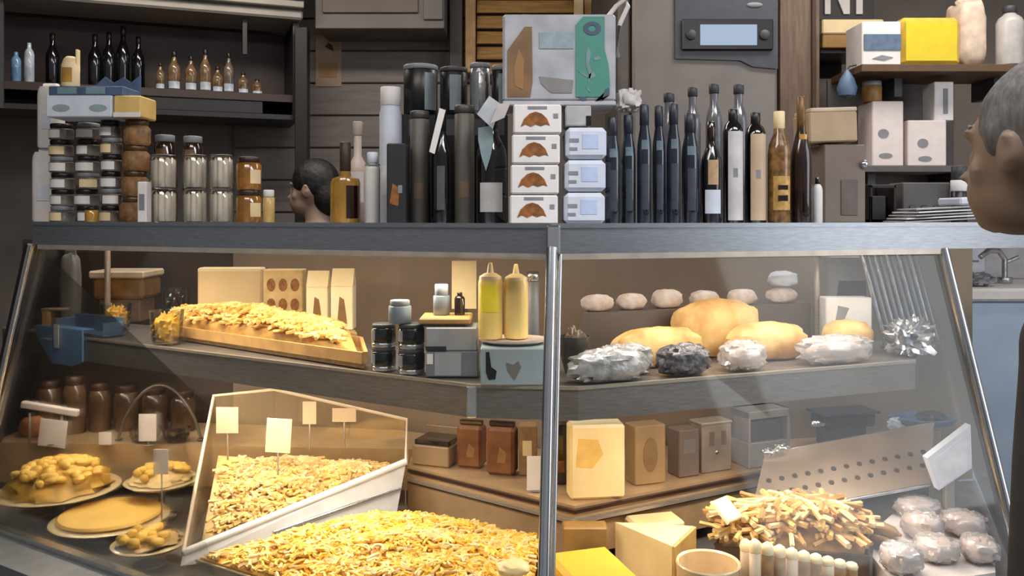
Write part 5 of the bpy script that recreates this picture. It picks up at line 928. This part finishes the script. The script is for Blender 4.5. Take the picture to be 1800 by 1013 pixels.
m = MB().blob((-.022, 0, .022), (.024, .014, .013), 0, .3, 12).blob((.022, 0, .036), (.026, .014, .013), 0, .3, 12); m.build('loop', CHROME, t); MB().blob((0, -.01, .028), (.01, .01, .01)).build('knot', SILVER, t)
t = thing('black_pan', 'long black pan at the back above the perforated plate', 'pan', (wx(1482, 3.18), 3.18, wz(748, 3.18))); w = 104/F*3.18
MB().at((0, 0, 0), .25).b0(-w/2, -.05, 0, w/2, .05, .05, 0, .012).build('body', mat('pan_black', (14, 13, 15), .4), t); MB().at((0, 0, 0), .25).b0(-w/2-.01, -.058, .0502, w/2+.01, .058, .058, 0, .003).build('rim', NAVY, t); MB().blob((-w*.5, -.06, .02), (.03, .01, .01), 0, .3).build('handle', CHROME, t)
MB().at((0, 0, 0), .25).b0(-w*.4, -.02, ZL-wz(748, 3.18), w*.4, .04, -.0005, 0, .004).build('stand', DGREY, t)
t = thing('blue_dish', 'blue oval dish at the right above the perforated plate', 'dish', (wx(1622, 2.985), 2.985, wz(748, 2.985))); w = 116/F*2.985
m = MB().lathe([(w*.3, 0), (w*.46, .012), (w*.5, .03), (w*.46, .032), (w*.4, .014), (.004, .01)], (0, 0, 0), 32); m.v = [(v[0], v[1]*.7, v[2]) for v in m.v]; m.build('dish', mat('dish_blue', (72, 98, 132), .3, 0, .15, 10), t); MB().blob((.03, .0, .03), (.05, .04, .02), 0, .3).build('dark_food', NAVY, t); MB().b0(-.03, -.02, ZD-wz(748, 2.985), .03, .04, -.0003, 0, .004).build('stand', DGREY, t); MB().blob((-w*.46, -.03, .012), (.03, .012, .02), 0, .5, 14).build('foil_tip', PALEG, t)
t = thing('white_label_block', 'slanting white block with blank face at the right end of the lower level', 'block', (wx(1668, 2.56), 2.60, .6825)); 
q = [(-.070, wz(815, 2.5)-.6825), (.060, wz(755, 2.5)-.6825), (.064, wz(832, 2.5)-.6825), (-.035, wz(872, 2.5)-.6825)]
MB().front(q, -.02, .03).build('block', BLUEWHITE, t); MB().front([(a*.8+.002, b*.8+.032) for a, b in q], -.05, .0006).build('face_panel', mat('face_white', (214, 216, 226), .5), t); MB().b0(.0, -.0195, 0.0, .03, .0, q[2][1]-.01, 0, .003).build('support', STEELW, t)
# ---------------------------------------------------------------- people
SKIN = mat('skin_tan', (134, 112, 94), .55, 0, .06, 8); SKIN2 = mat('skin_light', (142, 120, 104), .55, 0, .06, 8)
GREYHAIR = mat('grey_hair', (98, 95, 93), .75, 0, .2, 60, .4, (2, 2, .5)); BLKHAIR = mat('black_hair', (12, 11, 12), .6, 0, .3, 60, .3)
JACKET = mat('dark_jacket', (44, 42, 42), .75, 0, .15, 12, .15); APRON = mat('brown_grey_shirt', (96, 84, 74), .75, 0, .12, 12, .1); TROUSER = mat('dark_trousers', (36, 36, 42), .8, 0, .15, 12)
def remesh(o, v):
    r = o.modifiers.new('r', 'REMESH'); r.mode = 'VOXEL'; r.voxel_size = v; r.use_smooth_shade = True
    s = o.modifiers.new('s', 'SMOOTH'); s.factor = .5; s.iterations = 7
def person(label, loc, face, H, skin, hair, top, hairstyle, arms, lean=(0, 0)):
    """stands at loc facing +y locally, then turned; H = standing height"""
    t = thing('person', label, 'person', loc, face); k = H/1.75; b = MB(); hz = H-.118*k; LX, LY = lean; HM = Matrix.Translation((LX, LY, 0)); b.X = HM
    # head: skull, jaw, brow, nose, lips, ears
    b.blob((0, -.012*k, hz+.012*k), (.075*k, .097*k, .104*k), 0, 0, 8, 28, 20); b.blob((0, .03*k, hz-.055*k), (.056*k, .068*k, .062*k), 0, 0, 8, 24, 16)
    b.blob((0, .062*k, hz-.092*k), (.028*k, .026*k, .022*k)); b.blob((0, .078*k, hz+.028*k), (.05*k, .016*k, .012*k))
    b.tube([(0, .083*k, hz+.018*k), (0, .098*k, hz-.012*k), (0, .108*k, hz-.03*k), (0, .090*k, hz-.038*k)], [.008*k, .010*k, .015*k, .010*k], 10)
    b.blob((0, .090*k, hz-.058*k), (.023*k, .012*k, .007*k)); b.blob((0, .087*k, hz-.070*k), (.020*k, .012*k, .008*k))
    for s in (-1, 1):
        b.blob((s*.040*k, .052*k, hz-.026*k), (.022*k, .022*k, .024*k))
        b.blob((s*.079*k, -.006*k, hz-.008*k), (.010*k, .019*k, .031*k)); b.tube([(s*.083*k, .006*k, hz-.03*k), (s*.090*k, -.018*k, hz-.01*k), (s*.091*k, -.016*k, hz+.014*k), (s*.085*k, .004*k, hz+.022*k)], .005*k, 8)
    b.X = Matrix.Identity(4); b.tube([(LX, LY-.02*k, hz-.06*k), (LX*.5, LY*.5-.03*k, hz-.13*k), (0, -.035*k, hz-.20*k)], [.052*k, .056*k, .078*k], 18)
    sh = hz-.20*k
    b.blob((0, -.035*k, sh-.05*k), (.175*k, .085*k, .075*k)); b.blob((0, -.02*k, sh-.19*k), (.155*k, .105*k, .21*k)); b.blob((0, -.015*k, sh-.42*k), (.145*k, .10*k, .19*k)); b.blob((0, -.03*k, sh-.55*k), (.16*k, .105*k, .13*k))
    A = []
    for s, pose in zip((-1, 1), arms):
        S0 = Vector((s*.185*k, -.03*k, sh-.05*k)); El = Vector(pose[0])*k+Vector((0, 0, sh)); Wr = Vector(pose[1])*k+Vector((0, 0, sh)); A.append((S0, El, Wr))
        b.blob(S0, (.058*k, .058*k, .058*k)); b.tube([S0, S0.lerp(El, .5), El], [.050*k, .046*k, .038*k], 14); b.blob(El, (.038*k,)*3); b.tube([El, El.lerp(Wr, .35), Wr], [.038*k, .038*k, .026*k], 14)
        d = (Wr-El).normalized(); side = d.cross(Vector((0, 0, 1))); side = side.normalized() if side.length > .1 else Vector((1, 0, 0)); dn = d.cross(side)*-1
        palm = Wr+d*.05*k; b.tube([Wr, Wr+d*.03*k, palm+d*.035*k], [.026*k, .034*k, .034*k], 12)
        for f in range(4):
            base = Wr+d*.085*k+side*(f-1.5)*.017*k; L = (.066, .076, .072, .056)[f]*k; cu = Vector((0, 0, -1))
            b.tube([base-d*.02*k, base+d*L*.45, base+d*L*.8+cu*L*.22, base+d*L*.95+cu*L*.5], [.0088*k, .0085*k, .0078*k, .006*k], 8)
        b.tube([Wr+d*.03*k+side*s*.022*k, Wr+d*.06*k+side*s*.045*k, Wr+d*.09*k+side*s*.05*k+Vector((0, 0, -.012*k))], [.011*k, .0098*k, .0075*k], 8)
    for s in (-1, 1):
        b.tube([(s*.085*k, -.03*k, sh-.56*k), (s*.09*k, -.015*k, sh-.78*k), (s*.09*k, -.01*k, .50*k), (s*.09*k, -.03*k, .36*k), (s*.09*k, -.03*k, .09*k)], [.088*k, .075*k, .055*k, .056*k, .038*k], 16)
        b.tube([(s*.09*k, -.06*k, .04*k), (s*.095*k, .04*k, .036*k), (s*.10*k, .15*k, .028*k)], [.036*k, .036*k, .024*k], 12)
    body = b.build('body', skin, t); remesh(body, .0075)
    for s in (-1, 1):
        e = MB(); e.X = HM; e = e.blob((s*.031*k, .064*k, hz+.004*k), (.011*k, .009*k, .009*k)).build('eye', mat('eye_white', (214, 208, 200), .2), t); m2 = MB(); m2.X = HM; m2.blob((s*.031*k, .0722*k, hz+.004*k), (.005*k, .002*k, .005*k)).build('iris', BLACK, e)
        m2 = MB(); m2.X = HM; m2.tube([(s*.014*k, .088*k, hz+.036*k), (s*.030*k, .082*k, hz+.038*k), (s*.042*k, .072*k, hz+.034*k)], .003*k, 8).build('eyebrow', hair, t)
    h = MB(); h.X = HM
    if hairstyle == 'short':
        h.blob((0, -.022*k, hz+.030*k), (.083*k, .100*k, .100*k), 0, .05, 30, 32, 20); h.blob((0, -.055*k, hz-.01*k), (.078*k, .068*k, .075*k), 0, .05, 30)
        for s in (-1, 1): h.blob((s*.074*k, .018*k, hz+.022*k), (.010*k, .014*k, .03*k))
    else:
        h.blob((0, -.020*k, hz+.040*k), (.088*k, .106*k, .100*k), 0, .05, 30, 32, 20); h.blob((0, -.07*k, hz-.02*k), (.075*k, .065*k, .095*k), 0, .06, 30); h.tube([(0, -.11*k, hz+.01*k), (0, -.13*k, hz-.06*k), (0, -.115*k, hz-.16*k)], [.035*k, .03*k, .01*k], 12)
    ho = h.build('hair', hair, t); remesh(ho, .007)
    c = MB(); c.blob((0, -.035*k, sh-.045*k), (.188*k, .10*k, .085*k)); c.blob((0, -.02*k, sh-.19*k), (.175*k, .125*k, .22*k)); c.blob((0, -.015*k, sh-.42*k), (.165*k, .122*k, .20*k)); c.blob((0, -.03*k, sh-.55*k), (.18*k, .128*k, .13*k)); c.tube([(0, -.036*k, sh-.06*k), (LX*.12, LY*.12-.036*k, sh+.005*k), (LX*.36, LY*.36-.034*k, sh+.055*k)], [.135*k, .104*k, .074*k], 20)
    for S0, El, Wr in A:
        c.blob(S0, (.066*k,)*3); c.tube([Vector((0, -.035*k, sh-.035*k)), S0+Vector((0, 0, .006*k))], [.074*k, .058*k], 16); c.tube([S0, S0.lerp(El, .5), El], [.064*k, .060*k, .052*k], 16); c.blob(El, (.052*k,)*3); c.tube([El, El.lerp(Wr, .93)], [.052*k, .038*k], 16)
    co_ = c.build('jacket' if hairstyle == 'short' else 'shirt', top, t); remesh(co_, .010)
    p = MB()
    for s in (-1, 1): p.tube([(s*.08*k, -.03*k, sh-.52*k), (s*.09*k, -.015*k, sh-.78*k), (s*.09*k, -.01*k, .50*k), (s*.09*k, -.025*k, .10*k)], [.11*k, .09*k, .07*k, .058*k], 18)
    p.blob((0, -.03*k, sh-.58*k), (.165*k, .115*k, .11*k)); po = p.build('trousers', TROUSER, t); remesh(po, .011)
    for s in (-1, 1): MB().tube([(s*.09*k, -.075*k, .045*k), (s*.092*k, -.02*k, .05*k), (s*.095*k, .05*k, .045*k), (s*.10*k, .165*k, .034*k)], [.036*k, .045*k, .042*k, .028*k], 14).build('shoe', BLACK, t)
    return t
# customer at the right edge, turned left towards the case
a = math.radians(28)
person('person at the right edge with short grey hair and dark jacket, turned towards the case', (.875, 1.20, 0), a, 1.815, SKIN, GREYHAIR, JACKET, 'short', [((-.235, -.03, -.33), (-.24, .0, -.58)), ((.235, -.03, -.33), (.24, .0, -.58))], (-.132*math.cos(a), .132*math.sin(a)))
# member of staff behind the counter, facing left
person('person with black hair behind the counter, head just above the top shelf', (wx(548, 3.95), 3.95, 0), math.radians(80), 1.845, SKIN2, BLKHAIR, APRON, 'long', [((-.21, .06, -.32), (-.12, .26, -.40)), ((.21, .06, -.32), (.12, .26, -.40))])
